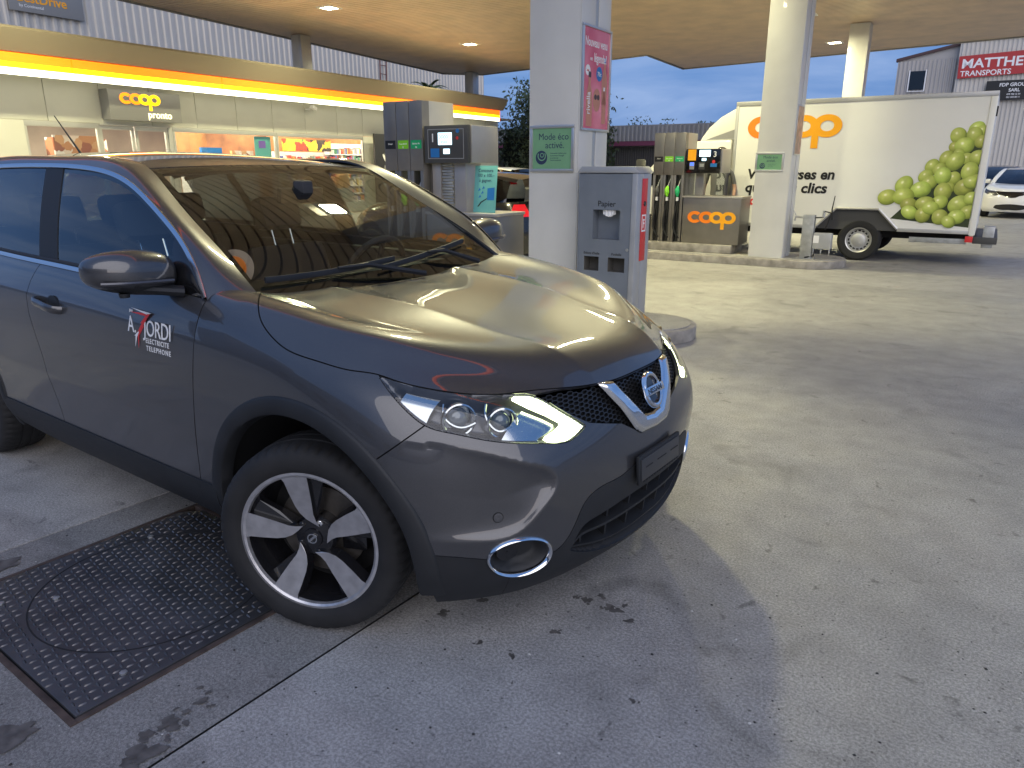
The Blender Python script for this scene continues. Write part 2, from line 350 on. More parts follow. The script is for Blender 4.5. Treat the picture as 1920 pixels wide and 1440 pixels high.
# ---------------------------------------------------------------- ground and forecourt
SR = R(4.0)
def SW(x, y, z=0.0): return Vector((math.cos(SR)*x-math.sin(SR)*y, math.sin(SR)*x+math.cos(SR)*y, z))
def concrete(name, base, warm=(1.0, 1.0, 1.0), herring=False):
    m = bpy.data.materials.new(name); m.use_nodes = True; nt = m.node_tree; N = nt.nodes; L = nt.links; b = N['Principled BSDF']
    tc = N.new('ShaderNodeTexCoord'); co = tc.outputs['Object']
    def nz(scale, det, rough=.55, dist=0.0):
        n = N.new('ShaderNodeTexNoise'); n.inputs['Scale'].default_value = scale; n.inputs['Detail'].default_value = det; n.inputs['Roughness'].default_value = rough; n.inputs['Distortion'].default_value = dist; L.new(co, n.inputs['Vector']); return n.outputs['Fac']
    def mr(s, a, c, lo, hi):
        n = N.new('ShaderNodeMapRange'); n.inputs['From Min'].default_value = a; n.inputs['From Max'].default_value = c; n.inputs['To Min'].default_value = lo; n.inputs['To Max'].default_value = hi; L.new(s, n.inputs['Value']); return n.outputs[0]
    def mul(a, c):
        n = N.new('ShaderNodeMath'); n.operation = 'MULTIPLY'; L.new(a, n.inputs[0]); L.new(c, n.inputs[1]); return n.outputs[0]
    big = mr(nz(.55, 6, .6, .4), .35, .65, .90, 1.08)
    midn = mr(nz(4.5, 8, .65), .36, .64, .88, 1.10)
    fine = mr(nz(110, 5, .7), .40, .60, .70, 1.26)
    grit = mr(nz(420, 3, .7), .40, .60, .74, 1.26)
    # dark aggregate flecks and oil spots
    v = N.new('ShaderNodeTexVoronoi'); v.inputs['Scale'].default_value = 38; v.inputs['Randomness'].default_value = 1; L.new(co, v.inputs['Vector'])
    fl = mr(v.outputs['Distance'], .10, .20, .35, 1.0)
    gate = N.new('ShaderNodeMath'); gate.operation = 'GREATER_THAN'; gate.inputs[1].default_value = .86; sepc = N.new('ShaderNodeSeparateColor'); L.new(v.outputs['Color'], sepc.inputs[0]); L.new(sepc.outputs[0], gate.inputs[0])
    fm = N.new('ShaderNodeMix'); L.new(gate.outputs[0], fm.inputs['Factor']); fm.inputs['A'].default_value = 1.0; L.new(fl, fm.inputs['B'])
    st = mul(mr(nz(2.1, 5, .5, 1.2), .60, .74, 1.0, .66), mr(nz(11, 4, .5, .8), .66, .74, 1.0, .55))
    tone = mul(mul(mul(big, midn), mul(fine, grit)), mul(fm.outputs['Result'], st))
    col = N.new('ShaderNodeMixRGB'); col.blend_type = 'MULTIPLY'; col.inputs[0].default_value = 1; L.new(tone, col.inputs[2])
    hue = N.new('ShaderNodeMixRGB'); L.new(nz(1.3, 4), hue.inputs[0]); hue.inputs[1].default_value = (base*.97, base*.96, base*.93, 1); hue.inputs[2].default_value = (base*1.04, base*.99, base*.93, 1)
    L.new(hue.outputs[0], col.inputs[1]); L.new(col.outputs[0], b.inputs['Base Color'])
    rg = mr(nz(3.0, 6), .3, .7, .52, .80); L.new(rg, b.inputs['Roughness'])
    bp = N.new('ShaderNodeBump'); bp.inputs['Strength'].default_value = .55; bp.inputs['Distance'].default_value = .004
    h = nz(150, 6, .7)
    if herring:
        w1 = N.new('ShaderNodeTexBrick'); w1.offset = .5; w1.inputs['Scale'].default_value = 26; w1.inputs['Mortar Size'].default_value = .018; L.new(co, w1.inputs['Vector'])
        mp = N.new('ShaderNodeMapping'); mp.inputs['Rotation'].default_value = (0, 0, R(35)); L.new(co, mp.inputs['Vector']); L.new(mp.outputs[0], w1.inputs['Vector'])
        ad = N.new('ShaderNodeMath'); ad.operation = 'ADD'; L.new(h, ad.inputs[0]); L.new(w1.outputs['Fac'], ad.inputs[1]); h = ad.outputs[0]
    L.new(h, bp.inputs['Height']); L.new(bp.outputs[0], b.inputs['Normal'])
    return m
M_['conc'] = concrete('forecourt_concrete', .30); M_['conc2'] = concrete('trench_concrete', .215, herring=True)
M_['asph'] = pmat('asphalt', (.10, .10, .10), .85, noise=(3, .25, 8), bump=(150, .4, .004))
bm = bmesh.new(); vv = [bm.verts.new(p) for p in ((-400,-400,-.05),(400,-400,-.05),(400,400,-.05),(-400,400,-.05))]; bm.faces.new(vv); tag(frombm('ground', bm, M_['asph']), kind='structure')
fc = tag(box('forecourt', -24, 22, -14, 46, -.045, -.03, M_['asph'], None, 0), kind='structure')
def slab(x0, x1, y0, y1, m):
    o = box('concrete_slab', x0, x1, y0, y1, -.028, 0, m, fc, .003); return o
J = .004
YS = .9
prism('concrete_slab', [(.15+J, -14), (7.5-J, -14), (7.5-J, 8.3-J), (-9+J, 8.3-J), (-9+J, -14), (-1.42-J, -14), (-1.42-J, YS), (.15+J, YS)], -.028, 0, M_['conc'], fc, bevel=.003)
for y0, y1 in ((-14, 8.3), (8.3, 22), (22, 46)):
    if y0 > 0: slab(-9+J, 7.5-J, y0+J, y1-J, M_['conc'])
    slab(7.5+J, 22, y0+J, y1-J, M_['conc']); slab(-24, -9-J, y0+J, y1-J, M_['conc'])
CX0, CX1, CY0, CY1 = -1.19, -.165, -1.575, -.57
bm = bmesh.new()
for a in ((-1.42+J, .15-J, -14, CY0), (-1.42+J, .15-J, CY1, YS-J), (-1.42+J, CX0, CY0, CY1), (CX1, .15-J, CY0, CY1)):
    vv = [bm.verts.new(p) for p in ((a[0],a[2],-.001),(a[1],a[2],-.001),(a[1],a[3],-.001),(a[0],a[3],-.001))]; bm.faces.new(vv)
frombm('trench_strip', bm, M_['conc2'], fc)

# ---------------------------------------------------------------- chequer-plate cover beside the front wheel
cv = empty('inspection_cover', ((CX0+CX1)/2, (CY0+CY1)/2, 0), 0, 'square dark chequer-plate cover set in the ground beside the car\'s front wheel', 'cover')
M_['rust'] = pmat('rusty_steel', (.085, .062, .052), .7, .4, noise=(14, .45, 8), bump=(90, .4, .003))
M_['plate'] = pmat('chequer_plate', (.065, .066, .072), .48, .45, noise=(5, .35, 8), bump=(120, .25, .002))
M_['lug'] = pmat('worn_lugs', (.125, .12, .122), .42, .7, noise=(7, .4, 6))
hx, hy = (CX1-CX0)/2, (CY1-CY0)/2
for a in ((-hx, hx, -hy, -hy+.02), (-hx, hx, hy-.02, hy), (-hx, -hx+.02, -hy+.02, hy-.02), (hx-.02, hx, -hy+.02, hy-.02)): box('cover_frame', *a, -.03, .004, M_['rust'], cv, .002)
pz = .006; e = .026
c_ = .07
plate = prism('cover_plate', [(-hx+e, -hy+e), (hx-e, -hy+e), (hx-e, hy-e), (-hx+e+c_, hy-e), (-hx+e, hy-e-c_)], -.02, pz, M_['plate'], cv, bevel=.003)
LC = (-.0, .02); LRAD = .405
bm = bmesh.new(); bring(bm, LC[0], LC[1], LRAD, LRAD-.005, .0012, n=72, z=pz-.0002); frombm('lid_joint', bm, M_['dark'], cv)
bm = bmesh.new(); nl = 0; ptc = .0285
for i in range(-40, 41):
    for j in range(-40, 41):
        # two lug directions alternate like a basket weave, the grid turned as in the plate
        gx, gy = i*ptc, j*ptc; a = R(38); x = gx*math.cos(a)-gy*math.sin(a); y = gx*math.sin(a)+gy*math.cos(a)
        if abs(x) > hx-e-.012 or abs(y) > hy-e-.012 or (x+hx-e)+(hy-e-y) < c_+.02: continue
        if abs(math.hypot(x-LC[0], y-LC[1])-LRAD) < .011: continue
        t = a+(R(45) if (i+j) % 2 else R(-45)); dx, dy = math.cos(t), math.sin(t); l, w, h = .0140, .0044, .0040
        P = lambda u, v, z: bm.verts.new((x+dx*u-dy*v, y+dy*u+dx*v, z))
        lo = [P(l, 0, pz-.001), P(l*.5, w, pz-.001), P(-l*.5, w, pz-.001), P(-l, 0, pz-.001), P(-l*.5, -w, pz-.001), P(l*.5, -w, pz-.001)]; t1, t2 = P(l*.55, 0, pz+h), P(-l*.55, 0, pz+h)
        for f in ((lo[0], lo[1], t1), (lo[1], lo[2], t2, t1), (lo[2], lo[3], t2), (lo[3], lo[4], t2), (lo[4], lo[5], t1, t2), (lo[5], lo[0], t1)): bm.faces.new(f)
        nl += 1
lg = frombm('tread_lugs', bm, M_['lug'], cv, smooth=True, ang=70); lg['kind'] = 'stuff'
for x, y in ((hx-.10, -hy+.20), (-hx+.20, -hy+.13), (-hx+.15, hy-.30), (hx-.25, hy-.15), (-.19, -.24)): lathe('cover_bolt', [(.012, pz), (.012, pz+.006), (.006, pz+.007), (0, pz+.007)], M_['steel'], cv, 6, 'z', Matrix.Translation((x, y, 0)))
# oil drips and old tar on the concrete
M_['oil'] = pmat('oil_stain', (.095, .088, .082), .6, noise=(30, .4)); M_['oil2'] = pmat('faint_stain', (.17, .155, .145), .7, noise=(18, .3))
bm = bmesh.new(); rs = random.Random(5); BL = [0]
def blot(x, y, r_, mi, n=22, el=1.0, a=0.0):
    ca, sa = math.cos(a), math.sin(a); ph = [rs.random()*6.28 for _ in range(4)]; ring = []
    for k in range(n):
        t = 2*math.pi*k/n; q = r_*(1+.28*math.sin(2*t+ph[0])+.20*math.sin(3*t+ph[1])+.16*math.sin(5*t+ph[2])+.12*math.sin(7*t+ph[3])); u, v = q*math.cos(t)*el, q*math.sin(t); ring.append(bm.verts.new((x+u*ca-v*sa, y+u*sa+v*ca, .0006+.00005*BL[0])))
    f = bm.faces.new(ring); f.material_index = mi; BL[0] += 1
for x, y, r_ in ((.673,-.178,.016),(.778,-.171,.022),(.704,-.125,.012),(.309,-.548,.016),(.37,-.401,.014),(.633,-.186,.010),(.684,-.406,.012),(.643,-.593,.010),(.518,-.60,.009),(.858,-.203,.012),(1.05,-.55,.008),(.74,-.19,.007),(.80,-.13,.009)):
    blot(x, y, r_, 0, el=1.3, a=rs.random()*3); blot(x+rs.uniform(-.02, .02), y+rs.uniform(-.02, .02), r_*.45, 0)
for k in range(26):                   # crumbs of tar along the slab joint
    t = rs.random(); blot(.02+.11*t+rs.uniform(-.06, .03), -1.22-.42*t+rs.uniform(-.07, .07), rs.uniform(.004, .017), 0, 14, 1.5, rs.random()*3)
for x, y, r_ in ((-.263,-1.69,.045),(-1.29,-1.33,.04),(.095,-1.50,.03)): blot(x, y, r_, 0, el=1.6, a=1.2)
for k in range(0): blot(rs.uniform(.3, 4.5), rs.uniform(-1.6, 6.5), rs.uniform(.01, .045), 1, 18, rs.uniform(1, 2.4), rs.random()*3)
so = frombm('oil_stains', bm, [M_['oil'], M_['oil2']]); tag(so, 'dark oil drips and tar spots on the concrete in front of the car', 'stain', kind='stuff')
# loose grit on the concrete
bm = bmesh.new()
for k in range(420):
    x, y = (random.uniform(.1, 2.6), random.uniform(-1.9, .4)) if k < 330 else (random.uniform(-1.4, .15), random.uniform(-2.2, -.4))
    s = random.choice([.0025, .003, .004, .004, .006]); a = random.random()*6.28; q = random.uniform(.5, 1.0)
    c = [(x+s*math.cos(a+t)*(1 if i % 2 else q), y+s*math.sin(a+t)*q) for i, t in enumerate((0, 1.3, 2.5, 3.9, 5.1))]
    lo = [bm.verts.new((px, py, .0005)) for px, py in c]; tp = bm.verts.new((x, y, s*.8))
    mi = 0 if random.random() < .82 else 1
    for i in range(5): f = bm.faces.new((lo[i], lo[(i+1) % 5], tp)); f.material_index = mi
tag(frombm('loose_grit', bm, [pmat('dark_grit', (.035, .033, .033), .9), pmat('pale_grit', (.5, .49, .47), .9)]), 'loose dark and pale grit scattered on the concrete in front of the car', 'grit', kind='stuff')

# ---------------------------------------------------------------- islands and columns
def island(x0, x1, yc, hw, label):
    o = empty('pump_island', SW(x1, yc), SR, label, 'kerb', 'raised pump islands')
    P = [(hw*math.cos(t)-hw, hw*math.sin(t)) for t in np.linspace(-math.pi/2, math.pi/2, 26)]+[(x0-x1, hw), (x0-x1, -hw)]
    Q = [(x*(1-.04), y*.955) for x, y in P]
    prism('kerb_edge', P, 0, .12, M_['kerb'], o, bevel=.012)
    prism('island_top', [(x-.05, y*.86) for x, y in P], .119, .128, M_['conc'], o)
    return o
island(-9, -.40, 3.98, .46, 'raised concrete island with rounded end behind the car\'s bonnet')
island(-9, -.09, 10.08, .60, 'raised concrete island with rounded end under the far pump')
def column(x0, x1, y0, y1, z0, label, name='canopy_column'):
    o = empty(name, SW(x0, y0, 0), SR, label, 'column', 'canopy columns')
    w, d = x1-x0, y1-y0; zt = CANOPY_Z-.02
    box('column_panel', 0, w-.012, 0, d, z0, zt, M_['pillar'], o, .006)
    for a, b in ((.0, d*.46), (d*.58, d)): box('side_flange', w-.0115, w, a+.001, b, z0, zt, M_['pillar'], o, .003)
    box('side_channel', w-.0115, w-.006, d*.462, d*.578, z0, zt, M_['alu'], o, .0)
    return o
P1 = column(-2.05, -1.53, 3.85, 4.43, .125, 'nearest white canopy column, behind the paper dispenser bin')
P2 = column(-1.47, -.95, 9.65, 10.2, .125, 'white canopy column standing in front of the delivery truck')
P3 = column(-2.42, -1.90, 21.9, 22.45, 0, 'far white canopy column rising behind the delivery truck\'s box')
def eco_sign(x0, x1, z0, z1, yf, label):
    """green notice in an aluminium frame on a column's front face"""
    o = empty('eco_sign', SW((x0+x1)/2, yf, (z0+z1)/2), SR, label, 'sign', 'green eco-mode notices')
    w, h = (x1-x0)/2, (z1-z0)/2; b = .028; MF = facing((0, 0, 0), 0, -1)
    for a in ((-w, w, h-b, h), (-w, w, -h, -h+b), (-w, -w+b, -h+b, h-b), (w-b, w, -h+b, h-b)): box('frame_bar', a[0], a[1], a[2], a[3], .002, .022, M_['frame'], o, .004, MF)
    box('notice', -w+b, w-b, -h+b, h-b, .002, .010, M_['ecogreen'], o, 0, MF)
    S = lambda x, y: MF @ Matrix.Translation((x*w, y*h, .0105))
    text('notice_text', 'Mode éco', h*.40, M_['navy'], S(.06, .38), o, .0, .0005, 'CENTER', .95)
    text('notice_text', 'activé.', h*.40, M_['navy'], S(.12, .02), o, .0, .0005, 'CENTER', .95)
    r_ = h*.30
    bm = bmesh.new(); bm.faces.new([bm.verts.new((r_*math.cos(t), r_*math.sin(t), 0)) for t in np.linspace(0, 2*math.pi, 32, False)]); frombm('notice_disc', bm, M_['navy'], o, M=S(-.48, -.38))
    bm = bmesh.new(); bring(bm, r_*.05, r_*.25, r_*.72, r_*.56, .0004, R(150), R(395), 28, .0004); bring(bm, r_*.1, r_*.35, r_*.34, r_*.22, .0004, 0, 2*math.pi, 24, .0004); frombm('notice_disc', bm, M_['ecogreen'], o, M=S(-.48, -.38))
    for k in range(4): text('notice_text', ['Luminosité réduite pour', 'économiser l\'énergie', 'et préserver', 'l\'environnement.'][k], h*.085, M_['navy'], S(-.08, -.22-.1*k), o, 0, .0004)
    return o
eco_sign(-2.03, -1.57, 1.45, 1.86, 3.85, 'green eco-mode notice on the nearest column')
eco_sign(-1.48, -1.06, 1.42, 1.70, 9.65, 'green eco-mode notice on the column before the truck')
def poster_red():
    # drinks advert on the side of the nearest column
    o = empty('drink_poster', SW(-1.53, 4.14, 2.25), SR, 'red and pink drinks poster in a metal frame on the nearest column', 'poster')
    w, h = .285, .44; MF = facing((0, 0, 0), 1, 0); b = .022
    for a in ((-w, w, h-b, h), (-w, w, -h, -h+b), (-w, -w+b, -h+b, h-b), (w-b, w, -h+b, h-b)): box('frame_bar', a[0], a[1], a[2], a[3], .002, .024, M_['frame'], o, .004, MF)
    m = bpy.data.materials.new('poster_red'); m.use_nodes = True; nt = m.node_tree; bs = nt.nodes['Principled BSDF']; bs.inputs['Roughness'].default_value = .25
    tcn = nt.nodes.new('ShaderNodeTexCoord'); n = nt.nodes.new('ShaderNodeTexNoise'); n.inputs['Scale'].default_value = 2.2; nt.links.new(tcn.outputs['Object'], n.inputs['Vector'])
    rp = nt.nodes.new('ShaderNodeValToRGB'); rp.color_ramp.elements[0].position = .35; rp.color_ramp.elements[0].color = (.55, .06, .10, 1); rp.color_ramp.elements[1].position = .65; rp.color_ramp.elements[1].color = (.80, .24, .30, 1); nt.links.new(n.outputs['Fac'], rp.inputs[0]); nt.links.new(rp.outputs[0], bs.inputs['Base Color'])
    box('poster_sheet', -w+b, w-b, -h+b, h-b, .002, .010, m, o, 0, MF)
    S = lambda x, y: MF @ Matrix.Translation((x, y, .0106))
    text('poster_text', 'Nouveau venu', .105, M_['white'], S(-.01, .27), o, .014, .0005, 'CENTER', .72); text('poster_text', 'en', .05, M_['white'], S(-.13, .155), o, .01, .0005); text('poster_text', 'légende?', .105, M_['white'], S(.075, .15), o, .014, .0005, 'CENTER', .72)
    def disc(x, y, rx, ry, mt, z=0):
        bm = bmesh.new(); bm.faces.new([bm.verts.new((rx*math.cos(t), ry*math.sin(t), z)) for t in np.linspace(0, 2*math.pi, 28, False)]); frombm('poster_mark', bm, mt, o, M=S(x, y))
    disc(-.17, .07, .048, .045, M_['white']); disc(.06, .055, .062, .062, M_['blue']); text('poster_text', '70c', .055, M_['white'], S(.06, .035) @ Matrix.Translation((0, 0, .001)), o, .01, .0005, 'CENTER')
    text('poster_text', 'neu', .03, M_['red'], S(-.17, .06) @ Matrix.Translation((0, 0, .001)), o, .01, .0005, 'CENTER')
    tan = pmat('poster_bottle', (.52, .22, .14), .4); dk = pmat('poster_dark', (.06, .03, .03), .4)
    def bottle(x, y, s, m1, m2):
        bm = bmesh.new(); bm.faces.new([bm.verts.new((a*s, c*s, 0)) for a, c in ((-.05,-.2),(.05,-.2),(.055,-.02),(.045,.05),(.02,.11),(.02,.17),(-.02,.17),(-.02,.11),(-.045,.05),(-.055,-.02))]); frombm('poster_bottle', bm, m1, o, M=S(x, y))
        bm = bmesh.new(); bm.faces.new([bm.verts.new((a*s, c*s, .0004)) for a, c in ((-.022,.16),(.022,.16),(.022,.2),(-.022,.2))]); frombm('poster_bottle', bm, m2, o, M=S(x, y))
    bottle(-.13, -.17, 1.15, tan, dk); bottle(.17, .0, 1.0, tan, M_['blue']); bottle(.17, -.21, .8, tan, M_['white'])
    disc(.02, -.17, .075, .10, tan, .0002); disc(-.005, -.145, .026, .024, dk, .0006); disc(.05, -.145, .026, .024, dk, .0006)
    text('poster_text', 'rivella', .10, M_['white'], S(-.115, -.30) @ Matrix.Rotation(R(90), 4, 'Z') @ Matrix.Translation((0, 0, .001)), o, .012, .0005, sx=.8)
poster_red()
def poster_small():
    o = empty('small_poster', SW(-.95, 9.92, 2.02), SR, 'narrow colourful poster on the side of the column before the truck', 'poster'); MF = facing((0, 0, 0), 1, 0)
    box('frame_bar', -.2, .2, -.36, .36, .002, .012, M_['frame'], o, .003, MF)
    box('poster_sheet', -.18, .18, -.34, .34, .0122, .0135, pmat('poster_mixed', (.42, .24, .16), .4, noise=(9, .6)), o, 0, MF)
poster_small()

# ---------------------------------------------------------------- paper and waste bin
def make_bin():
    x0, x1, y0, y1 = -1.43, -.87, 3.68, 3.98; zt = 1.50
    o = empty('paper_bin', SW(x0, y0, 0), SR, 'tall grey forecourt bin with paper dispenser beside the nearest column', 'bin'); w, d = x1-x0, y1-y0
    # front door with openings: built from bars round the holes
    H = [(.145, .405, .88, 1.135), (.07, .215, .60, .725), (.305, .465, .60, .725)]
    xs = sorted({.012, w-.055, *[h[0] for h in H], *[h[1] for h in H]}); zs = sorted({.15, zt-.06, *[h[2] for h in H], *[h[3] for h in H]})
    bm = bmesh.new()
    for a, b in zip(xs[:-1], xs[1:]):
        for c, e_ in zip(zs[:-1], zs[1:]):
            if any(h[0]-1e-6 <= a and b <= h[1]+1e-6 and h[2]-1e-6 <= c and e_ <= h[3]+1e-6 for h in H): continue
            bm.faces.new([bm.verts.new(p) for p in ((a, 0, c), (b, 0, c), (b, 0, e_), (a, 0, e_))])
    bmesh.ops.remove_doubles(bm, verts=bm.verts[:], dist=1e-6); frombm('bin_door', bm, M_['binb'], o)
    for h in H:
        bm = bmesh.new(); P = lambda x, y, z: bm.verts.new((x, y, z)); a, b, c, e_ = h; D_ = .12
        for q in (((a,0,c),(a,D_,c),(a,D_,e_),(a,0,e_)), ((b,0,c),(b,0,e_),(b,D_,e_),(b,D_,c)), ((a,0,c),(b,0,c),(b,D_,c),(a,D_,c)), ((a,0,e_),(a,D_,e_),(b,D_,e_),(b,0,e_)), ((a,D_,c),(b,D_,c),(b,D_,e_),(a,D_,e_))): bm.faces.new([P(*k) for k in q])
        frombm('bin_opening', bm, M_['binb'] if h[1]-h[0] > .2 else M_['binb2'], o)
    bm = bmesh.new(); n = 12
    for k in range(2):
        g1 = []
        for i in range(n):
            g1.append([bm.verts.new((.235+.10*i/(n-1)+.01*k, .02+.02*k+.008*math.sin(i*1.7+k), 1.132-t*(.06-.05*abs(i/(n-1)-.5))) ) for t in (0, .5, 1)])
        for i in range(n-1):
            for j in range(2): bm.faces.new((g1[i][j], g1[i+1][j], g1[i+1][j+1], g1[i][j+1]))
    frombm('paper_towel', bm, pmat('paper', (.85, .85, .85), .9), o, smooth=True)
    box('bin_body', 0, w, .13, d, .13, zt-.055, M_['bing'], o, .012)
    box('side_frame', 0, .0115, -.004, .129, .13, zt-.055, M_['binb'], o, .002)
    box('corner_post', w-.054, w, -.006, .129, .13, zt-.055, M_['bing'], o, .010)
    prism('bin_lid', [(-.012, zt-.054), (w+.012, zt-.054), (w-.03, zt), (.03, zt)], -.016, d+.01, M_['bing'], o, 'y', bevel=.006)
    box('bin_base', .02, w-.02, .02, d-.02, .125, .13, M_['dark'], o, 0)
    MF = facing((0, -.001, 0), 0, -1)
    text('bin_text', 'Papier', .068, M_['black'], MF @ Matrix.Translation((.275, 1.165, 0)), o, .004, .0006, 'CENTER'); text('bin_text', 'Bidons d\'huile', .031, M_['black'], MF @ Matrix.Translation((.142, .745, 0)), o, .004, .0006, 'CENTER', .9); text('bin_text', 'Poubelle', .031, M_['black'], MF @ Matrix.Translation((.385, .745, 0)), o, .004, .0006, 'CENTER', .9)
    lathe('bin_lock', [(.014, 0), (.013, -.008), (0, -.009)], M_['steel'], o, 20, 'y', Matrix.Translation((.485, 0, .80)))
    MR = facing((w+.001, d*.5, 0), 1, 0)
    box('extinguisher_panel', -.058, .055, .70, 1.40, 0, .004, M_['red'], o, .001, MR)
    text('panel_letter', 'F', .105, M_['white'], MR @ Matrix.Translation((-.002, .985, .0045)), o, .025, .0006, 'CENTER', .8)
    for a in ((-.045, .042, 1.085, 1.098), (-.045, .042, .952, .965), (-.045, -.034, .965, 1.085), (.031, .042, .965, 1.085)): box('panel_letter', *a, .0042, .0055, M_['white'], o, 0, MR)
    lathe('panel_lock', [(.022, 0), (.020, .008), (0, .009)], M_['gloss'], o, 20, 'z', MR @ Matrix.Translation((0, 1.19, .004)))
M_['binb2'] = pmat('bin_inside', (.10, .095, .085), .6)
make_bin()
# ---------------------------------------------------------------- fuel pumps
def make_pump(x0, yf, num, label, near_):
    """x0 = left edge, yf = front plane; tall hose column on the left, card terminal above a low cabinet on the right"""
    o = empty('fuel_pump', SW(x0, yf, 0), SR, label, 'fuel pump', 'fuel pumps on the islands')
    zb = .13; W = .54; D_ = .56; zt = 2.17 if near_ else 2.03; pz = .27 if not near_ else .18
    box('plinth', -.06, 1.42, -.05, D_+.05, zb, pz-.004, M_['kerb'], o, .015)
    lw = .18
    # tall column: three bays with nozzle niches
    for k in range(3):
        a, b = k*lw, (k+1)*lw; nb, nt_ = .52*zt, .67*zt
        box('column_panel', a+.003, b-.003, 0, .02, nt_, zt-.004, M_['pumpg'], o, .004)
        for c, d in ((a+.003, a+.045), (b-.045, b-.003)): box('column_panel', c, d, 0, .02, pz, nt_-.002, M_['pumpg'], o, .003)
        box('nozzle_niche', a+.045, b-.045, .12, .125, pz, nt_, M_['pumpd'], o, 0)
        box('niche_side', a+.040, a+.045, .021, .125, pz, nt_, M_['pumpd'], o, 0); box('niche_side', b-.045, b-.040, .021, .125, pz, nt_, M_['pumpd'], o, 0)
        hosem = [M_['black'], M_['green1'], M_['green2']][k]
        box('grade_label', a+.018, b-.018, -.0035, -.0005, .775*zt, .815*zt, hosem, o, 0)
        text('grade_text', ['Diesel', 'Sans plomb', 'Bleifrei 98'][k], .024, M_['white'], facing(((a+b)/2, -.004, .795*zt), 0, -1), o, .005, .0003, 'CENTER')
        if k: text('grade_text', ['', '95', '98'][k], .024, M_['white'], facing(((a+b)/2, -.004, .778*zt), 0, -1), o, .01, .0003, 'CENTER')
        nz_ = empty('nozzle', ((a+b)/2, .02, nb+.04)); nz_.parent = o
        tube('spout', [(.02, .05, .20), (.01, .02, .14), (-.005, 0, .07)], [.010, .012, .014], M_['steel'], nz_, 8)
        tube('grip', [(-.002, 0, .085), (-.012, -.02, .03), (-.008, -.03, -.03), (0, -.02, -.08)], [.020, .036, .034, .018], hosem if k else M_['pumpd'], nz_, 10)
        tube('guard', [(.02, -.03, .04), (.035, -.045, -.01), (.01, -.035, -.07)], .008, hosem if k else M_['pumpd'], nz_, 6)
        box('hose_swivel', -.018, .018, -.04, 0, -.15, -.09, M_['white'] if not near_ else M_['steel'], nz_, .006)
        pts = resample([((a+b)/2, .01, nb-.11), ((a+b)/2-.03, -.03, nb-.35), ((a+b)/2-.02, -.06, .50), ((a+b)/2+.05, -.02, .36), ((a+b)/2+.06, .06, .32)], 16)
        tube('hose', [Vector(p) for p in pts], .013, M_['rubber'], o, 8)
    box('column_body', .002, W-.002, .126, D_, pz, zt-.004, M_['pumpl'], o, .006)
    box('column_side', W-.0045, W-.001, .001, .124, pz, zt-.006, M_['pumpg'], o, 0)
    # card terminal
    a, b, z0, z1 = W+.02, W+.60, zt-.64, zt-.26
    t = empty('card_terminal', (0, 0, 0)); t.parent = o
    box('terminal_box', a+.02, b, .055, D_-.02, z0+.005, z1-.003, M_['pumpl'], t, .01)
    box('terminal_front', a, b-.012, .0, .054, z0, z1, M_['gloss'] if not near_ else M_['pumpd'], t, .012)
    MF = facing((a, -.001, z0), 0, -1); S = lambda x, y: MF @ Matrix.Translation((x, y, .0005)); ww, hh = b-a-.012, z1-z0
    if near_:
        for q in ((.05, ww-.05, hh-.045, hh-.037), (.05, ww-.05, .045, .053), (.05, .058, .053, hh-.045), (ww-.058, ww-.05, .053, hh-.045)): box('terminal_line', q[0], q[1], q[2], q[3], 0, .002, M_['greyp'], t, 0, MF)
        text('pump_number', num, .12, M_['white'], S(.085, .215), t, .012, .0005)
        box('display', .19, .365, .185, .305, 0, .004, M_['screen'], t, 0, MF); text('display_digits', '000000', .055, M_['navy'], S(.198, .245) @ Matrix.Translation((0, 0, .004)), t, .01, .0003, sx=.82); text('display_digits', '00000', .040, M_['navy'], S(.215, .198) @ Matrix.Translation((0, 0, .004)), t, .01, .0003)
        box('price_window', .255, .335, .095, .145, 0, .004, M_['screen'], t, 0, MF); box('card_sticker', .085, .20, .06, .15, 0, .002, M_['blue'], t, 0, MF)
        for q in ((.44, .32, .022, M_['blue']), (.435, .25, .016, M_['red'])): lathe('round_sticker', [(q[2], 0), (q[2], .002), (0, .002)], q[3], t, 20, 'z', S(q[0], q[1]))
    else:
        text('pump_number', num, .12, M_['white'], S(.445, .255), t, .014, .0005)
        box('orange_notice', .03, .165, .20, .37, 0, .003, M_['amber'], t, 0, MF); box('display', .22, .40, .26, .36, 0, .004, M_['screen'], t, 0, MF)
        box('price_window', .265, .335, .195, .235, 0, .004, M_['screen'], t, 0, MF); box('card_reader', .065, .145, .06, .17, 0, .006, M_['greyp'], t, .002, MF); box('reader_light', .075, .135, .12, .165, .006, .008, M_['bluelit'], t, 0, MF)
        box('banknote_slot', .22, .32, .06, .17, 0, .008, M_['pumpd'], t, .003, MF); box('slot_mouth', .235, .305, .10, .15, .008, .010, M_['steel'], t, 0, MF); box('card_sticker', .41, .515, .10, .155, 0, .002, M_['blue'], t, 0, MF); lathe('round_sticker', [(.026, 0), (.026, .002), (0, .002)], M_['red'], t, 20, 'z', S(.46, .18))
    # low cabinet
    c0, c1, cz = W+.012, W+.97 if not near_ else W+.92, 1.03
    box('cabinet', c0, c1, .01, D_, pz, cz-.03, M_['pumpg'], o, .006); box('cabinet_top', c0-.01, c1+.012, -.004, D_+.01, cz-.0295, cz, M_['pumpl'], o, .006)
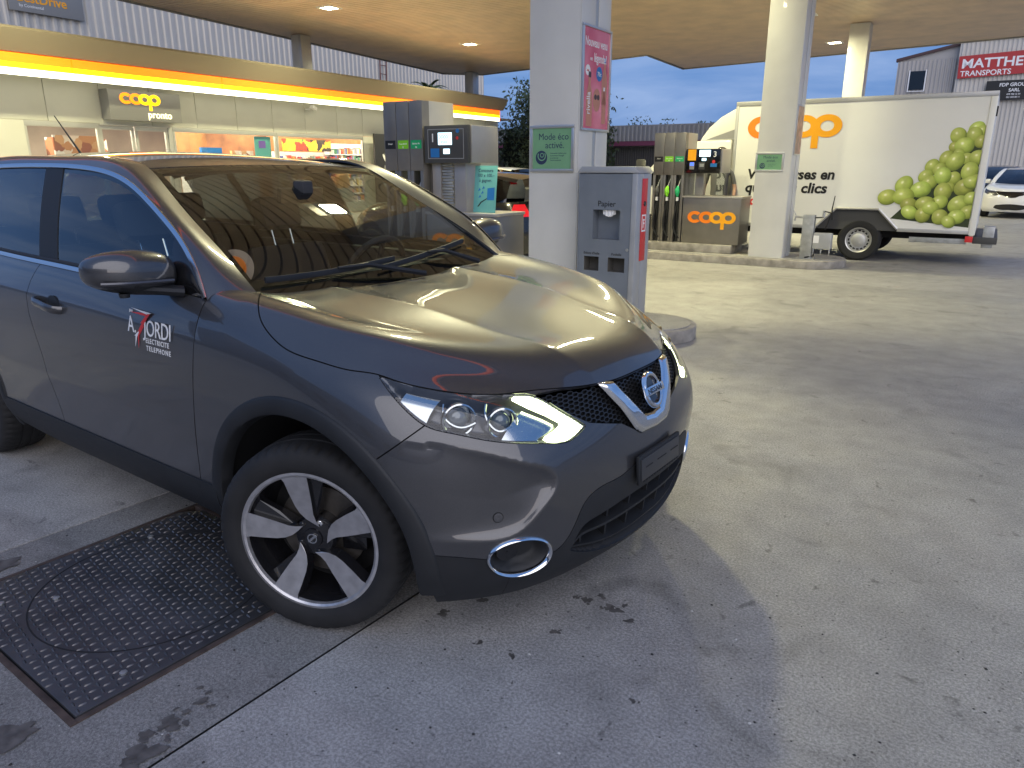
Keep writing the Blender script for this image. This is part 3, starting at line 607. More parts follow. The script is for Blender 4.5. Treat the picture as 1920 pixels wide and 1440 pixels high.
    if near_:
        box('pedestal', a+.02, a+.13, .10, .40, cz, z0, M_['pumpl'], o, .004); box('pedestal', a+.30, b-.13, .12, .40, cz, z0+.001, M_['pumpl'], o, .004)
        for k in range(16): box('dispenser_rib', a+.14, a+.28, .13-.02*(k % 2), .16, cz+.02+k*.030, cz+.040+k*.030, M_['steel'], o, .002)
    else:
        box('glass_side', a+.06, a+.065, .06, D_-.08, cz, z0, M_['shopglass'], o, 0); box('glass_side', b-.07, b-.065, .06, D_-.08, cz, z0, M_['shopglass'], o, 0)
        box('pedestal', a+.06, a+.20, .35, .48, cz, z0, M_['pumpl'], o, .004)
    logo(o, facing(((c0+c1)/2-.265, .009, .60 if not near_ else .62), 0, -1), .19, [M_['orange'], M_['orange'], M_['amber'], M_['amber']])
    return o
M_['bluelit'] = pmat('blue_reader_light', (.05, .1, .6), .3, emit=(.05, .12, 1.0), es=1.5)
PU1 = make_pump(-4.06, 4.1, '1', 'grey fuel pump number 1 behind the car\'s windscreen', True)
PU2 = make_pump(-3.20, 9.8, '3', 'grey fuel pump number 3 in front of the delivery truck\'s cab', False)
# contest card standing on pump 1's cabinet
cc = empty('contest_card', SW(-2.98, 4.25, 1.03), SR, 'small teal contest card standing on top of the near pump\'s cabinet', 'card')
MF = facing((0, 0, 0), 0, -1, .12)
box('card_board', 0, .28, 0, .48, 0, .008, M_['teal'], cc, .002, MF)
for k, s in enumerate(('Concours:', '100 x 100.–', 'à gagner.')): text('card_text', s, .048, M_['navy'], MF @ Matrix.Translation((.14, .415-.05*k, .0085)), cc, .008, .0004, 'CENTER', .95)
prism('card_picture', [(.17,.13),(.26,.13),(.26,.26),(.17,.25)], .0085, .0092, M_['blue'], cc, 'z', M=MF); prism('card_picture', [(.05,.06),(.09,.11),(.17,.15),(.17,.14),(.10,.10),(.07,.06)], .0085, .009, M_['black'], cc, 'z', M=MF)
for k, (x, y) in enumerate(((.05,.22),(.09,.19),(.06,.15),(.10,.24))): prism('card_picture', [(x,y),(x+.035,y+.01),(x+.02,y+.035)], .0085, .009, M_['blue'], cc, 'z', M=MF)
# service post with hose on the far island
sp = empty('air_water_post', SW(-.64, 9.86, .125), SR, 'grey air and water post with taps and hose at the end of the far island', 'post')
box('post', -.085, .085, -.06, .06, 0, .66, M_['steel'], sp, .006); box('foot_plate', -.13, .13, -.10, .10, 0, .012, M_['steel'], sp, .003)
tube('tap_pipe', [(-.085, 0, .62), (-.20, -.02, .63), (-.21, -.02, .57)], .018, M_['steel'], sp); tube('tap_handle', [(-.20, -.02, .65), (-.24, -.02, .72)], .008, M_['steel'], sp, 6)
tube('hose_pipe', [(.085, 0, .62), (.20, 0, .63), (.21, -.01, .72), (.30, -.01, .70), (.29, -.02, .62), (.24, -.01, .45)], .011, M_['rubber'], sp, 6)
tube('nozzle', [(.33, -.02, .60), (.31, -.02, .75), (.33, -.02, .95)], [.014, .010, .007], M_['rubber'], sp, 6); tube('valve', [(.20, 0, .63), (.20, 0, .73)], .02, M_['steel'], sp)
box('hose_box', .09, .36, -.07, .05, .16, .40, M_['bing'], sp, .02); box('box_label', .10, .18, -.0735, -.0705, .25, .36, M_['white'], sp, 0)
for x in (.11, .22, .34): tube('hose_hook', [(x, -.04, .16), (x, -.05, .10), (x+.01, -.09, .09)], .008, M_['steel'], sp, 6)
tube('hose_pipe', [(.12, -.03, .16), (.12, -.03, .05), (.0, -.08, .02)], .012, M_['rubber'], sp, 6)
# ---------------------------------------------------------------- canopy with lamps
def corr(name, L, z0, z1, pitch, dep, m, parent=None, M=None, horiz=False):
    """trapezoid-profile cladding sheet along local x, ribs vertical, outer face at -y"""
    bm = bmesh.new(); pts = []; n = int(L/pitch)
    for k in range(n):
        x = k*pitch; pts += [(x, 0), (x+pitch*.42, 0), (x+pitch*.55, -dep), (x+pitch*.87, -dep)]
    pts.append((n*pitch, 0)); A = [bm.verts.new((x, y, z0)) for x, y in pts]; B = [bm.verts.new((x, y, z1)) for x, y in pts]
    for i in range(len(pts)-1): bm.faces.new((A[i], A[i+1], B[i+1], B[i]))
    return frombm(name, bm, m, parent, M=M)
M_['ceil'] = pmat('ceiling_slat', (.74, .57, .41), .42, .12, noise=(1.5, .12))
M_['fascia'] = pmat('canopy_fascia', (.30, .29, .28), .45, .3)
can = empty('station_canopy', SW(0, 0, CANOPY_Z), SR, 'large flat station canopy with slatted ceiling and recessed lamps', 'canopy')
CPOLY = [(-15.3, .35), (3.0, .35), (3.0, 26.9), (1.76, 27.13), (-9.91, 29.13), (-9.65, 24.63), (-18.03, 26.39), (-19.28, 25.14), (-16.8, 9.26)]
prism('canopy_roof', CPOLY, .16, .75, M_['fascia'], can)
for k in range(len(CPOLY)):       # fascia boards
    (x0, y0), (x1, y1) = CPOLY[k], CPOLY[(k+1) % len(CPOLY)]; d = math.hypot(x1-x0, y1-y0); a = math.atan2(y1-y0, x1-x0)
    box('fascia_board', .0, d, .002, .06, -.04, .62, M_['fascia'], can, .004, Matrix.Translation((x0, y0, 0)) @ Matrix.Rotation(a, 4, 'Z'))
def xrange_at(y):
    xs = []
    for k in range(len(CPOLY)):
        (x0, y0), (x1, y1) = CPOLY[k], CPOLY[(k+1) % len(CPOLY)]
        if (y0 <= y < y1) or (y1 <= y < y0): xs.append(x0+(x1-x0)*(y-y0)/(y1-y0))
    xs.sort(); return [(xs[i], xs[i+1]) for i in range(0, len(xs)-1, 2)]
LAMPS = [(-13.27, 12.6), (-13.62, 19.24), (-13.0, 5.6), (-3.22, 20.02), (-3.41, 25.32), (-3.1, 14.7), (-3.0, 9.4), (-2.9, 4.2)]
bm = bmesh.new(); y = .43; ph = .17
while y < 29.0:
    for a, b in xrange_at(y):
        a += .08; b -= .08
        cutx = [(lx-.26, lx+.26) for lx, ly in LAMPS if ly-.22-ph < y < ly+.22]
        seg = [(a, b)]
        for c, d in cutx: seg = [q for s in seg for q in ((s[0], min(s[1], c)), (max(s[0], d), s[1])) if q[1]-q[0] > .02]
        for c, d in seg: bbox(bm, c, d, y, y+ph-.03, 0, .03)
    y += ph
sl = frombm('ceiling_slats', bm, M_['ceil'], can); sl['kind'] = 'stuff'
M_['lampglow'] = pmat('lamp_glass', (.9, .9, .85), .3, emit=LAMP_COL, es=26.0)
for k, (lx, ly) in enumerate(LAMPS):
    l = empty('ceiling_lamp', (lx, ly, 0)); l.parent = can
    for a in ((-.25, .25, .16, .22), (-.25, .25, -.22, -.16), (-.25, -.18, -.16, .16), (.18, .25, -.16, .16)): box('lamp_frame', *a, -.012, .02, M_['white'], l, .003)
    box('lamp_glass', -.18, .18, -.16, .16, .004, .012, M_['lampglow'], l, 0)
    ld = bpy.data.lights.new('canopy_lamp', 'AREA'); ld.shape = 'RECTANGLE'; ld.size = .36; ld.size_y = .32; ld.energy = LAMP_W; ld.color = LAMP_COL; ld.spread = R(165)
    lo = bpy.data.objects.new('canopy_lamp_light', ld); COL.objects.link(lo); lo.parent = l; lo.location = (0, 0, -.02)
# lit band on the canopy's street edge, as on the shop
M_['b_or'] = pmat('band_orange', (.9, .25, .02), .4, emit=(1.0, .11, .0), es=1.25)
M_['b_ye'] = pmat('band_yellow', (.9, .7, .02), .4, emit=(1.0, .66, .0), es=1.9)
M_['b_wh'] = pmat('band_white', (.9, .9, .8), .4, emit=(1.0, .95, .70), es=2.2)
for q_ in ('b_or', 'b_ye', 'b_wh'): M_[q_].cycles.emission_sampling = 'FRONT'
for i in range(5):
    x0 = -15.2+i*3.62
    for z0, z1, m in ((.40, .54, 'b_or'), (.24, .398, 'b_or')): box('light_strip', x0+.02, x0+3.6, .30, .345, z0, z1, M_[m], can, 0)

# ---------------------------------------------------------------- shop
SHA = R(96); SHM = Matrix.Translation((-17.5, 14.8, 0)) @ Matrix.Rotation(SHA, 4, 'Z')
shop = empty('petrol_shop', (-17.5, 14.8, 0), SHA, 'low petrol-station shop with lit orange, yellow and white band', 'shop')
M_['shopwall'] = pmat('shop_panel', (.60, .60, .53), .45, noise=(1.4, .04))
M_['shopframe'] = pmat('shop_frame', (.52, .52, .49), .4, .4)
M_['shopfasc'] = pmat('shop_fascia', (.29, .25, .19), .5, .2)
M_['inwall'] = pmat('shop_inside_wall', (.55, .47, .38), .7, noise=(1.2, .15))
M_['infloor'] = pmat('shop_floor', (.42, .40, .37), .3)
M_['woodpan'] = pmat('wood_panel', (.36, .15, .05), .5, noise=(2.5, .35, 8))
S0, S1 = -13.5, 9.7
joints = [-13.5, -12.0, -10.6, -9.29, -8.04, -6.77, -5.47, -4.17, -2.89, -1.6, -.22, 1.0, 2.3, 3.6, 4.9, 6.2, 7.5, 8.7, 9.7]
for a, b in zip(joints[:-1], joints[1:]): box('wall_panel', a+.008, b-.008, 0, .08, 2.46, 3.34, M_['shopwall'], shop, .005)
for a, b in zip(joints[11:-1], joints[12:]): box('wall_panel', a+.008, b-.008, 0, .08, .05, 2.452, M_['shopwall'], shop, .005)
box('wall_panel', -13.5, -9.83, -.02, .08, .05, 2.452, M_['shopwall'], shop, .005)
box('plinth', S0, S1, .01, .09, 0, .049, M_['kerb'], shop, 0)
def window(a, b, z0=.35, z1=2.40):
    o = empty('window', (0, 0, 0)); o.parent = shop; f = .06
    for q in ((a, b, z1-f, z1+.055), (a, b, z0-.30, z0), (a, a+f, z0, z1-f), (b-f, b, z0, z1-f)): box('frame', q[0], q[1], .0, .07, q[2], q[3], M_['shopframe'], o, .004)
    box('pane', a+f, b-f, .03, .036, z0, z1-f, M_['shopglass'], o, 0)
for a, b in ((-9.83, -8.16), (-6.22, -2.80), (-2.79, 1.0)): window(a, b)
dr = empty('sliding_door', (0, 0, 0)); dr.parent = shop
for a, b in ((-8.15, -7.28), (-7.25, -6.36)):
    for q in ((a, b, 2.33, 2.42), (a, b, .06, .14), (a, a+.07, .14, 2.33), (b-.07, b, .14, 2.33)): box('frame', q[0], q[1], .02, .08, q[2], q[3], M_['shopframe'], dr, .004)
    box('pane', a+.07, b-.07, .045, .051, .14, 2.33, M_['shopglass'], dr, 0)
box('door_post', -6.355, -6.225, 0, .09, .05, 2.452, M_['shopframe'], shop, .004)
box('door_head', -8.15, -6.36, -.04, .08, 2.425, 2.455, M_['shopframe'], shop, .003)
# roof, overhanging fascia and lit band
box('shop_roof', S0, S1-.1, -.75, 7.5, 3.345, 3.40, M_['shopfasc'], shop, 0)
prism('roof_fascia', [(-.80, 3.70), (-1.05, 4.10), (-.95, 4.16), (.0, 4.16), (0, 3.70)], S0, S1-.9, M_['shopfasc'], shop, 'x')
box('roof_top', S0, S1-.9, .0, 7.5, 4.0, 4.10, M_['shopfasc'], shop, 0)
k = 0
for a in np.arange(S0+.6, S1-1.2, 3.85):
    b = min(a+3.85, S1-1.2)
    for z0, z1, m in ((3.50, 3.68, 'b_or'), (3.395, 3.499, 'b_ye'), (3.27, 3.394, 'b_wh')): box('light_strip', a+.012, b-.012, -.80, -.70, z0, z1, M_[m], shop, 0)
box('band_end', S1-1.2, S1-1.17, -.80, -.70, 3.27, 3.68, M_['b_or'], shop, 0)
# things on the facade
sg_ = empty('shop_sign', (0, 0, 0), 0, 'grey lit shop sign over the sliding door', 'sign'); sg_.matrix_world = SHM
M_['signgrey'] = pmat('sign_grey', (.25, .25, .245), .45)
box('sign_box', -8.05, -6.17, -.35, -.01, 2.54, 3.21, M_['signgrey'], sg_, .01)
M_['l_or'] = pmat('logo_orange_lit', (.9, .25, .02), .4, emit=(1.0, .22, .0), es=1.2); M_['l_am'] = pmat('logo_amber_lit', (.9, .5, .02), .4, emit=(1.0, .55, .0), es=1.4); M_['l_wh'] = pmat('letter_lit', (.9, .9, .7), .4, emit=(1.0, .95, .55), es=1.0)
logo(sg_, facing((-7.62, -.351, 2.90), 0, -1), .25, [M_['l_or'], M_['l_or'], M_['l_am'], M_['l_am']])
text('sign_text', 'pronto', .23, M_['l_wh'], facing((-7.10, -.352, 2.62), 0, -1), sg_, .012, .004)
for s in (-1.55,):
    c = empty('security_camera', (0, 0, 0), 0, 'white security camera on the shop wall', 'camera'); c.matrix_world = SHM
    tube('bracket', [(s, 0, 3.16), (s, -.15, 3.16), (s+.02, -.2, 3.20)], .03, M_['white'], c); Mx = Matrix.Translation((s+.06, -.28, 3.19)) @ Matrix.Rotation(R(25), 4, 'Z') @ Matrix.Rotation(R(12), 4, 'Y')
    box('camera_body', -.18, .16, -.055, .055, -.05, .05, M_['white'], c, .02, Mx); lathe('camera_eye', [(.04, .16), (.04, .185), (0, .18)], M_['gloss'], c, 16, 'x', Mx)
pb_ = empty('leaf_poster_board', (0, 0, 0), 0, 'dark board with pale leaves beside the shop window', 'poster'); pb_.matrix_world = SHM
box('board', 1.15, 2.35, -.35, -.28, .3, 2.55, pmat('board_dark', (.035, .035, .04), .4), pb_, .01)
for k, (x, z, a, s) in enumerate(((1.75, 2.0, 1.2, .42), (1.65, 1.75, 2.2, .36), (1.85, 1.6, .8, .4), (1.70, 1.3, 1.9, .5), (1.95, 1.2, .6, .35), (1.6, .9, 2.4, .4))):
    P = [(s*math.cos(t)*.5, s*.16*math.sin(t)) for t in np.linspace(0, 2*math.pi, 16, False)]
    prism('leaf', P, 0, .002, M_['white'] if k < 2 else M_['greyp'], pb_, 'z', M=facing((x, -.352, z), 0, -1) @ Matrix.Rotation(a, 4, 'Z'))
# inside
box('shop_floor', S0, S1, .1, 7.4, .0, .05, M_['infloor'], shop, 0); box('back_wall', S0, S1, 7.3, 7.4, .05, 3.3, M_['inwall'], shop, 0); box('shop_ceiling', S0, S1, .1, 7.3, 2.95, 3.0, M_['white'], shop, 0)
box('end_wall', S0, S0+.1, .1, 7.3, .05, 3.3, M_['inwall'], shop, 0); box('end_wall', S1-.1, S1, .1, 7.3, .05, 3.3, M_['shopwall'], shop, 0)
M_['shoplamp'] = pmat('shop_ceiling_lamp', (.9, .9, .9), .4, emit=(1.0, .88, .70), es=5.0)
for s in np.arange(-12.6, 8, 1.9):
    for yy in (1.2, 3.6): box('ceiling_light', s, s+1.25, yy, yy+.22, 2.93, 2.948, M_['shoplamp'], shop, 0)
for s in (-9.0, -4.8, -.2, 4.2):
    ld = bpy.data.lights.new('shop_light', 'AREA'); ld.shape = 'RECTANGLE'; ld.size = 3.4; ld.size_y = 3.0; ld.energy = 190; ld.color = (1.0, .84, .66); lo = bpy.data.objects.new('shop_ceiling_light', ld); COL.objects.link(lo); lo.parent = shop; lo.location = (s, 2.2, 2.90)
def printmat(name, cols, scale, bg=None):
    m = bpy.data.materials.new(name); m.use_nodes = True; nt = m.node_tree; b = nt.nodes['Principled BSDF']; b.inputs['Roughness'].default_value = .35
    tc = nt.nodes.new('ShaderNodeTexCoord'); v = nt.nodes.new('ShaderNodeTexVoronoi'); v.inputs['Scale'].default_value = scale; nz = nt.nodes.new('ShaderNodeTexNoise'); nz.inputs['Scale'].default_value = scale*1.2
    nt.links.new(tc.outputs['Object'], nz.inputs['Vector']); mx = nt.nodes.new('ShaderNodeMixRGB'); mx.inputs[0].default_value = .16; nt.links.new(tc.outputs['Object'], mx.inputs[1]); nt.links.new(nz.outputs['Color'], mx.inputs[2]); nt.links.new(mx.outputs[0], v.inputs['Vector'])
    sp_ = nt.nodes.new('ShaderNodeSeparateColor'); nt.links.new(v.outputs['Color'], sp_.inputs[0]); rp = nt.nodes.new('ShaderNodeValToRGB'); rp.color_ramp.interpolation = 'CONSTANT'
    for i, c in enumerate(cols):
        e_ = rp.color_ramp.elements[i] if i < 2 else rp.color_ramp.elements.new(i/len(cols)); e_.position = i/len(cols); e_.color = (*c, 1)
    nt.links.new(sp_.outputs[0], rp.inputs[0]); nt.links.new(rp.outputs[0], b.inputs['Base Color']); return m
M_['bread'] = printmat('bread_photo', [(.75, .62, .50), (.55, .25, .08), (.35, .12, .04), (.80, .75, .70), (.62, .34, .14)], 5.5)
M_['veg'] = printmat('fruit_photo', [(.04, .03, .03), (.85, .45, .04), (.06, .05, .04), (.75, .60, .06), (.45, .05, .03), (.25, .35, .05)], 4.0)
M_['coffee'] = printmat('coffee_photo', [(.70, .60, .52), (.18, .07, .03), (.45, .20, .10), (.75, .72, .70)], 3.0)
def inside(name, label, cat, *boxes):
    o = empty(name, (0, 0, 0), 0, label, cat); o.matrix_world = SHM
    for n, a, m in boxes: box(n, *a, m, o, 0)
    return o
inside('bread_picture', 'picture of bread hanging inside the leftmost shop window', 'picture', ('picture', (-8.75, -7.55, .9, .95, 1.35, 2.2), M_['bread']))
inside('coffee_picture', 'coffee picture hanging behind the shop\'s sliding door', 'picture', ('picture', (-8.0, -6.4, 2.6, 2.65, 1.2, 2.2), M_['coffee']))
inside('fruit_picture', 'dark picture of fruit and vegetables above the shop shelves', 'picture', ('picture', (-.5, 1.75, 2.2, 2.25, 2.0, 2.38), M_['veg']))
inside('wood_counter_wall', 'orange wood panelling inside the middle shop window', 'panelling', ('panel', (-4.2, .3, 3.0, 3.08, .05, 2.6), M_['woodpan']))
inside('brown_panelling', 'brown wall behind the shelves in the right-hand shop window', 'panelling', ('panel', (-.62, 9.0, 2.80, 2.86, .05, 2.92), M_['woodpan']))
inside('teal_poster', 'teal poster at the right end of the middle shop window', 'poster', ('sheet', (-3.55, -2.95, .10, .11, 1.55, 2.32), M_['teal']), ('sheet', (-3.40, -3.15, .095, .099, 2.0, 2.2), pmat('violet_print', (.25, .12, .5), .4)))
inside('bread_display', 'white bakery display shelf inside the middle shop window', 'display', ('shelf', (-4.6, -2.2, 1.6, 2.1, .05, 1.72), M_['white']), ('shelf', (-3.2, -2.4, 1.5, 1.6, 1.74, 1.95), M_['bread']), ('shelf', (-4.3, -3.6, 1.45, 1.55, 1.72, 2.02), M_['blue']))
prods = [pmat('pack_%d' % i, c, .4) for i, c in enumerate([(.55, .06, .05), (.75, .72, .65), (.08, .12, .35), (.70, .45, .05), (.30, .30, .32), (.05, .22, .12), (.40, .20, .10), (.02, .02, .02)])]
def shelf_unit(s0, s1, y, label, n_rows=5, zt=1.95):
    o = empty('product_shelf', (0, 0, 0), 0, label, 'shelf', 'product shelves in the shop'); o.matrix_world = SHM
    box('shelf_back', s0, s1, y+.42, y+.46, .05, zt, M_['white'], o, 0)
    bm = bmesh.new()
    for r_ in range(n_rows):
        z = .25+r_*(zt-.35)/n_rows
        box('shelf_board', s0, s1, y, y+.418, z-.03, z, M_['white'], o, 0)
        x = s0+.02
        while x < s1-.12:
            w = random.uniform(.045, .10); h = random.uniform(.12, .25)
            bbox(bm, x, x+w*.92, y+.02, y+.22, z+.001, z+h, random.randrange(8)); x += w
    p = frombm('products', bm, prods, o); p['kind'] = 'stuff'
shelf_unit(-.6, 1.9, 2.3, 'product shelf under the fruit picture in the shop', 6, 1.98); shelf_unit(1.95, 4.6, 2.3, 'taller product shelf right of the fruit picture in the shop', 7, 2.3); shelf_unit(2.0, 8.5, 5.5, 'product shelf at the back of the shop', 6, 2.2)
ch = empty('chip_display', (0, 0, 0), 0, 'bin of orange paper bags by the shop window', 'display'); ch.matrix_world = SHM
box('display_bin', -1.4, .6, .25, .75, .06, .80, M_['steel'], ch, .01)
for k in range(12):
    x = -1.3+.16*k; bm = bmesh.new(); h = random.uniform(.3, .5); bprism(bm, [(0, 0), (.22, 0), (.24, h*.7), (.20, h), (.02, h*.95), (-.02, h*.6)], 0, .16, 'y'); frombm('paper_bag', bm, pmat('bag_%d' % k, (random.uniform(.45, .6), random.uniform(.16, .26), .05), .7, bump=(20, .6, .03)), ch, bevel=.03, M=Matrix.Translation((x, .3+.1*(k % 2), .78)) @ Matrix.Rotation(random.uniform(-.3, .3), 4, 'Y'))
fx = empty('fire_box', (0, 0, 0), 0, 'small red box on the wall right of the shop window', 'box'); fx.matrix_world = SHM; box('box', 1.02, 1.14, -.06, -.002, 1.3, 1.5, M_['red'], fx, .005)
# posts that carry the canopy, standing on the shop roof
for (x, y), lab in (((-16.95, 15.0), 'left of two posts on the shop roof under the canopy'), ((-17.85, 25.3), 'right of two posts on the shop roof under the canopy')):
    o = empty('roof_post', SW(x, y, 4.1), SR, lab, 'post', 'posts on the shop roof'); h = CANOPY_Z-4.1-.02
    box('post_panel', -.22, .10, -.2, .2, 0, h, M_['pillar'], o, .005); box('post_flange', .101, .2, -.2, .2, 0, h, M_['alu'], o, .005)

# ---------------------------------------------------------------- buildings round about
M_['cladw'] = pmat('white_cladding', (.56, .53, .48), .5, .1, noise=(.4, .06)); M_['cladg'] = pmat('grey_cladding', (.26, .27, .30), .55, .2, noise=(.5, .08)); M_['cladb'] = pmat('beige_cladding', (.42, .40, .38), .55, .1, noise=(.5, .06))
bw = empty('white_hall', (0, 0, 0), 0, 'tall white corrugated hall behind the shop', 'building'); bw.matrix_world = SHM @ Matrix.Translation((0, 9.5, 0))
corr('cladding', 37.5, 0, 13, .30, .06, M_['cladw'], bw, Matrix.Translation((-14, 0, 0)))
box('hall_body', -14, 23.4, .02, 16, 0, 12.9, M_['cladw'], bw, 0)
for s in np.arange(8.2, 12.4, .62): box('window', s, s+.5, -.09, -.062, 5.25, 5.62, M_['glasstint'], bw, 0)
ld_ = empty('wall_ladder', (0, 0, 0), 0, 'rust red ladder on the white hall behind the shop', 'ladder'); ld_.matrix_world = SHM @ Matrix.Translation((0, 9.35, 0)); M_['rustred'] = pmat('rust_red', (.16, .05, .04), .6); M_['edge'] = pmat('dark_roof_edge', (.07, .035, .035), .6)
for s in (13.25, 13.75): tube('rail', [(s-.05, 0, 3.5), (s+.1, 0, 9.0)], .03, M_['rustred'], ld_, 6)
for z in np.arange(3.6, 9, .42): tube('rung', [(13.25-.05+.0273*(z-3.5), 0, z), (13.75-.05+.0273*(z-3.5), 0, z)], .02, M_['rustred'], ld_, 6)
bs_ = empty('garage_sign', (0, 0, 0), 0, 'grey sign with orange lettering high on the white hall', 'sign'); bs_.matrix_world = SHM @ Matrix.Translation((0, 9.38, 0))
box('board', -4.75, -2.33, -.06, 0, 6.28, 7.4, M_['signgrey'], bs_, .01); text('sign_text', 'BestDrive', .40, M_['amber'], facing((-4.5, -.062, 6.58), 0, -1), bs_, .015, .004); text('sign_text', 'by Continental', .13, M_['white'], facing((-4.45, -.062, 6.42), 0, -1), bs_, 0, .004)
# long low building under the far canopy edge
lb = empty('low_warehouse', SW(-24, 33, 0), SR, 'long low grey warehouse with purple stripe beyond the pumps', 'building')
box('warehouse_body', 0, 20, .3, 12, 0, 3.0, M_['cladg'], lb, 0); corr('fascia_sheet', 20, 2.68, 3.36, .22, .05, M_['cladg'], lb); box('purple_stripe', 0, 20, -.03, .28, 2.46, 2.676, pmat('purple_paint', (.15, .04, .09), .5), lb, 0)
prism('roof_slope', [(.0, 3.36), (0, 3.42), (12, 3.9), (12, 3.3)], 0, 20, M_['cladg'], lb, 'x'); M_['shutter'] = pmat('dark_shutter', (.05, .05, .055), .6)
for k in range(5): corr('roller_door', 3.7, 0, 2.4, .12, .03, M_['shutter'], lb, Matrix.Translation((k*4+.15, .25, 0)))
# transport hall on the right
ra = empty('beige_hall', SW(-3.8, 46, 0), SR, 'beige corrugated hall with one small window, right of the far column', 'building')
prism('hall_body', [(0, 0), (2.9, 0), (2.9, 7.62), (0, 7.0)], .06, 12, M_['cladb'], ra, 'y'); corr('cladding', 2.9, 0, 6.98, .2, .05, M_['cladb'], ra); prism('roof_edge', [(-.1, 6.98), (2.9, 7.6), (2.9, 7.75), (-.1, 7.13)], -.08, .3, M_['edge'], ra, 'y')
w_ = box('window', .68, 1.42, -.10, -.055, 5.5, 6.45, M_['glasstint'], ra, 0); box('frame', .62, .678, -.12, -.055, 5.44, 6.5, M_['white'], w_, 0); box('frame', 1.422, 1.48, -.12, -.055, 5.44, 6.5, M_['white'], w_, 0); box('sill', .62, 1.48, -.14, -.055, 5.40, 5.438, M_['white'], w_, 0)
rb = empty('white_transport_hall', SW(-.9, 45.5, 0), SR, 'white corrugated transport hall at the right edge', 'building')
box('hall_body', 0, 18, .06, 14, 0, 7.7, M_['cladw'], rb, 0); corr('cladding', 18, 0, 7.7, .2, .05, M_['cladw'], rb); box('roof_edge', -.05, 18, -.10, .3, 7.7, 7.82, M_['edge'], rb, 0)
ts = empty('transport_sign', SW(-.82, 45.38, 5.9), SR, 'large red sign with white lettering on the transport hall', 'sign')
prism('board', [(0, 0), (7, .25), (7, 1.35), (-.05, 1.08)], -.05, 0, pmat('sign_red', (.42, .03, .03), .5), ts, 'y'); text('sign_text', 'MATTHEY', .62, M_['white'], facing((.10, -.052, .50), 0, -1), ts, .022, .004, sx=1.12); text('sign_text', 'TRANSPORTS', .36, M_['white'], facing((.10, -.052, .11), 0, -1), ts, .016, .004, sx=1.02)
bs2 = empty('black_sign', SW(.55, 45.3, 4.75), SR, 'black sign with white lettering below the red sign', 'sign'); box('board', 0, 2.6, -.05, 0, 0, .95, M_['black'], bs2, 0)
for k, (s, z, x) in enumerate((('FDP GROUPE', .23, 1.6), ('SARL', .22, 1.6), ('079 700 12 34', .10, 1.6), ('021 555 00 11', .10, 1.6))): text('sign_text', s, z, M_['white'], facing((x-.35, -.052, (.66, .40, .24, .10)[k]), 0, -1), bs2, .02, .004, 'CENTER')

# ---------------------------------------------------------------- trees, hedge, billboard, wires
def leafmat(name, c):
    m = pmat(name, c, .6, noise=(1.3, .5)); m.node_tree.nodes['Principled BSDF'].inputs['Subsurface Weight'].default_value = 0; return m
M_['leafd'] = leafmat('dark_leaf', (.035, .055, .025)); M_['leafm'] = leafmat('mid_leaf', (.055, .085, .03)); M_['bark'] = pmat('bark', (.09, .07, .05), .9, noise=(8, .4))
def tree(x, y, h, rad, label, m='leafd', n=2600, squash=1.0, base=.15, group='trees beyond the station'):
    o = empty('tree', SW(x, y, 0), random.random()*6, label, 'tree', group); bm = bmesh.new()
    btube(bm, [(0, 0, 0), (.05, .02, h*.3), (0, .05, h*.7)], [h*.03, h*.022, h*.008], 7)
    cl = []
    for k in range(22):
        a = random.random()*6.28; z = h*random.uniform(base+.08, .95); rr = rad*math.sqrt(max(.05, 1-((z/h-.55)/.5)**2))*random.uniform(.2, .9); c = Vector((rr*math.cos(a), rr*math.sin(a)*squash, z)); cl.append(c)
        btube(bm, [(0, 0, z*.6), tuple(c*.6+Vector((0, 0, z*.6))*.4), tuple(c)], [h*.008, h*.005, h*.002], 5, cap=False)
    frombm('trunk', bm, M_['bark'], o, smooth=True)
    N = n; P = np.array([cl[k % 22] for k in range(N)])+rng.normal(0, 1, (N, 3))*np.array([rad*.26, rad*.26*squash, h*.085]); P[:, 2] = np.clip(P[:, 2], h*base*.4, h*1.04)
    A = rng.normal(0, 1, (N, 3)); A /= np.linalg.norm(A, axis=1, keepdims=True); B = np.cross(A, rng.normal(0, 1, (N, 3))); B /= np.linalg.norm(B, axis=1, keepdims=True); s = rng.uniform(.05, .12, (N, 1))*(h/7)**.5
    V = np.stack([P+A*s*1.4, P+B*s*.6, P-A*s*1.4, P-B*s*.6], 1).reshape(-1, 3); me = bpy.data.meshes.new('crown'); me.from_pydata(V.tolist(), [], np.arange(N*4).reshape(-1, 4).tolist()); link('crown', me, M_[m], o)
    return o
tree(-17.6, 31.5, 5.2, 2.4, 'dark bushy tree right of the shop behind the near column', n=4200); tree(-16.0, 29.6, 4.6, 2.2, 'dark ivy-clad tree left of the near column', n=4200)
tree(-19.6, 33.5, 5.6, 1.7, 'thin tree beside the billboard mast', 'leafm', 1500)
for k, (x, h) in enumerate(((-19.5, 6.2), (-17.4, 5.9), (-15.3, 5.6), (-13.5, 5.7))): tree(x, 48, h*.74, .8, ['dark treetop right of the red poster', 'second treetop behind the warehouse roof', 'third thin treetop behind the warehouse roof', 'last thin treetop left of the truck'][k], 'leafd', 1100)
hg = empty('hedge', SW(-15.8, 28.6, 0), SR, 'dark clipped hedge right of the shop', 'hedge'); N = 7000
P = rng.uniform([-2.6, -.6, 0], [3.0, .6, 3.4], (N, 3)); P[:, 2] *= 1-.10*rng.random(N); A = rng.normal(0, 1, (N, 3)); A /= np.linalg.norm(A, axis=1, keepdims=True); B = np.cross(A, rng.normal(0, 1, (N, 3))); B /= np.linalg.norm(B, axis=1, keepdims=True); s = rng.uniform(.05, .11, (N, 1))
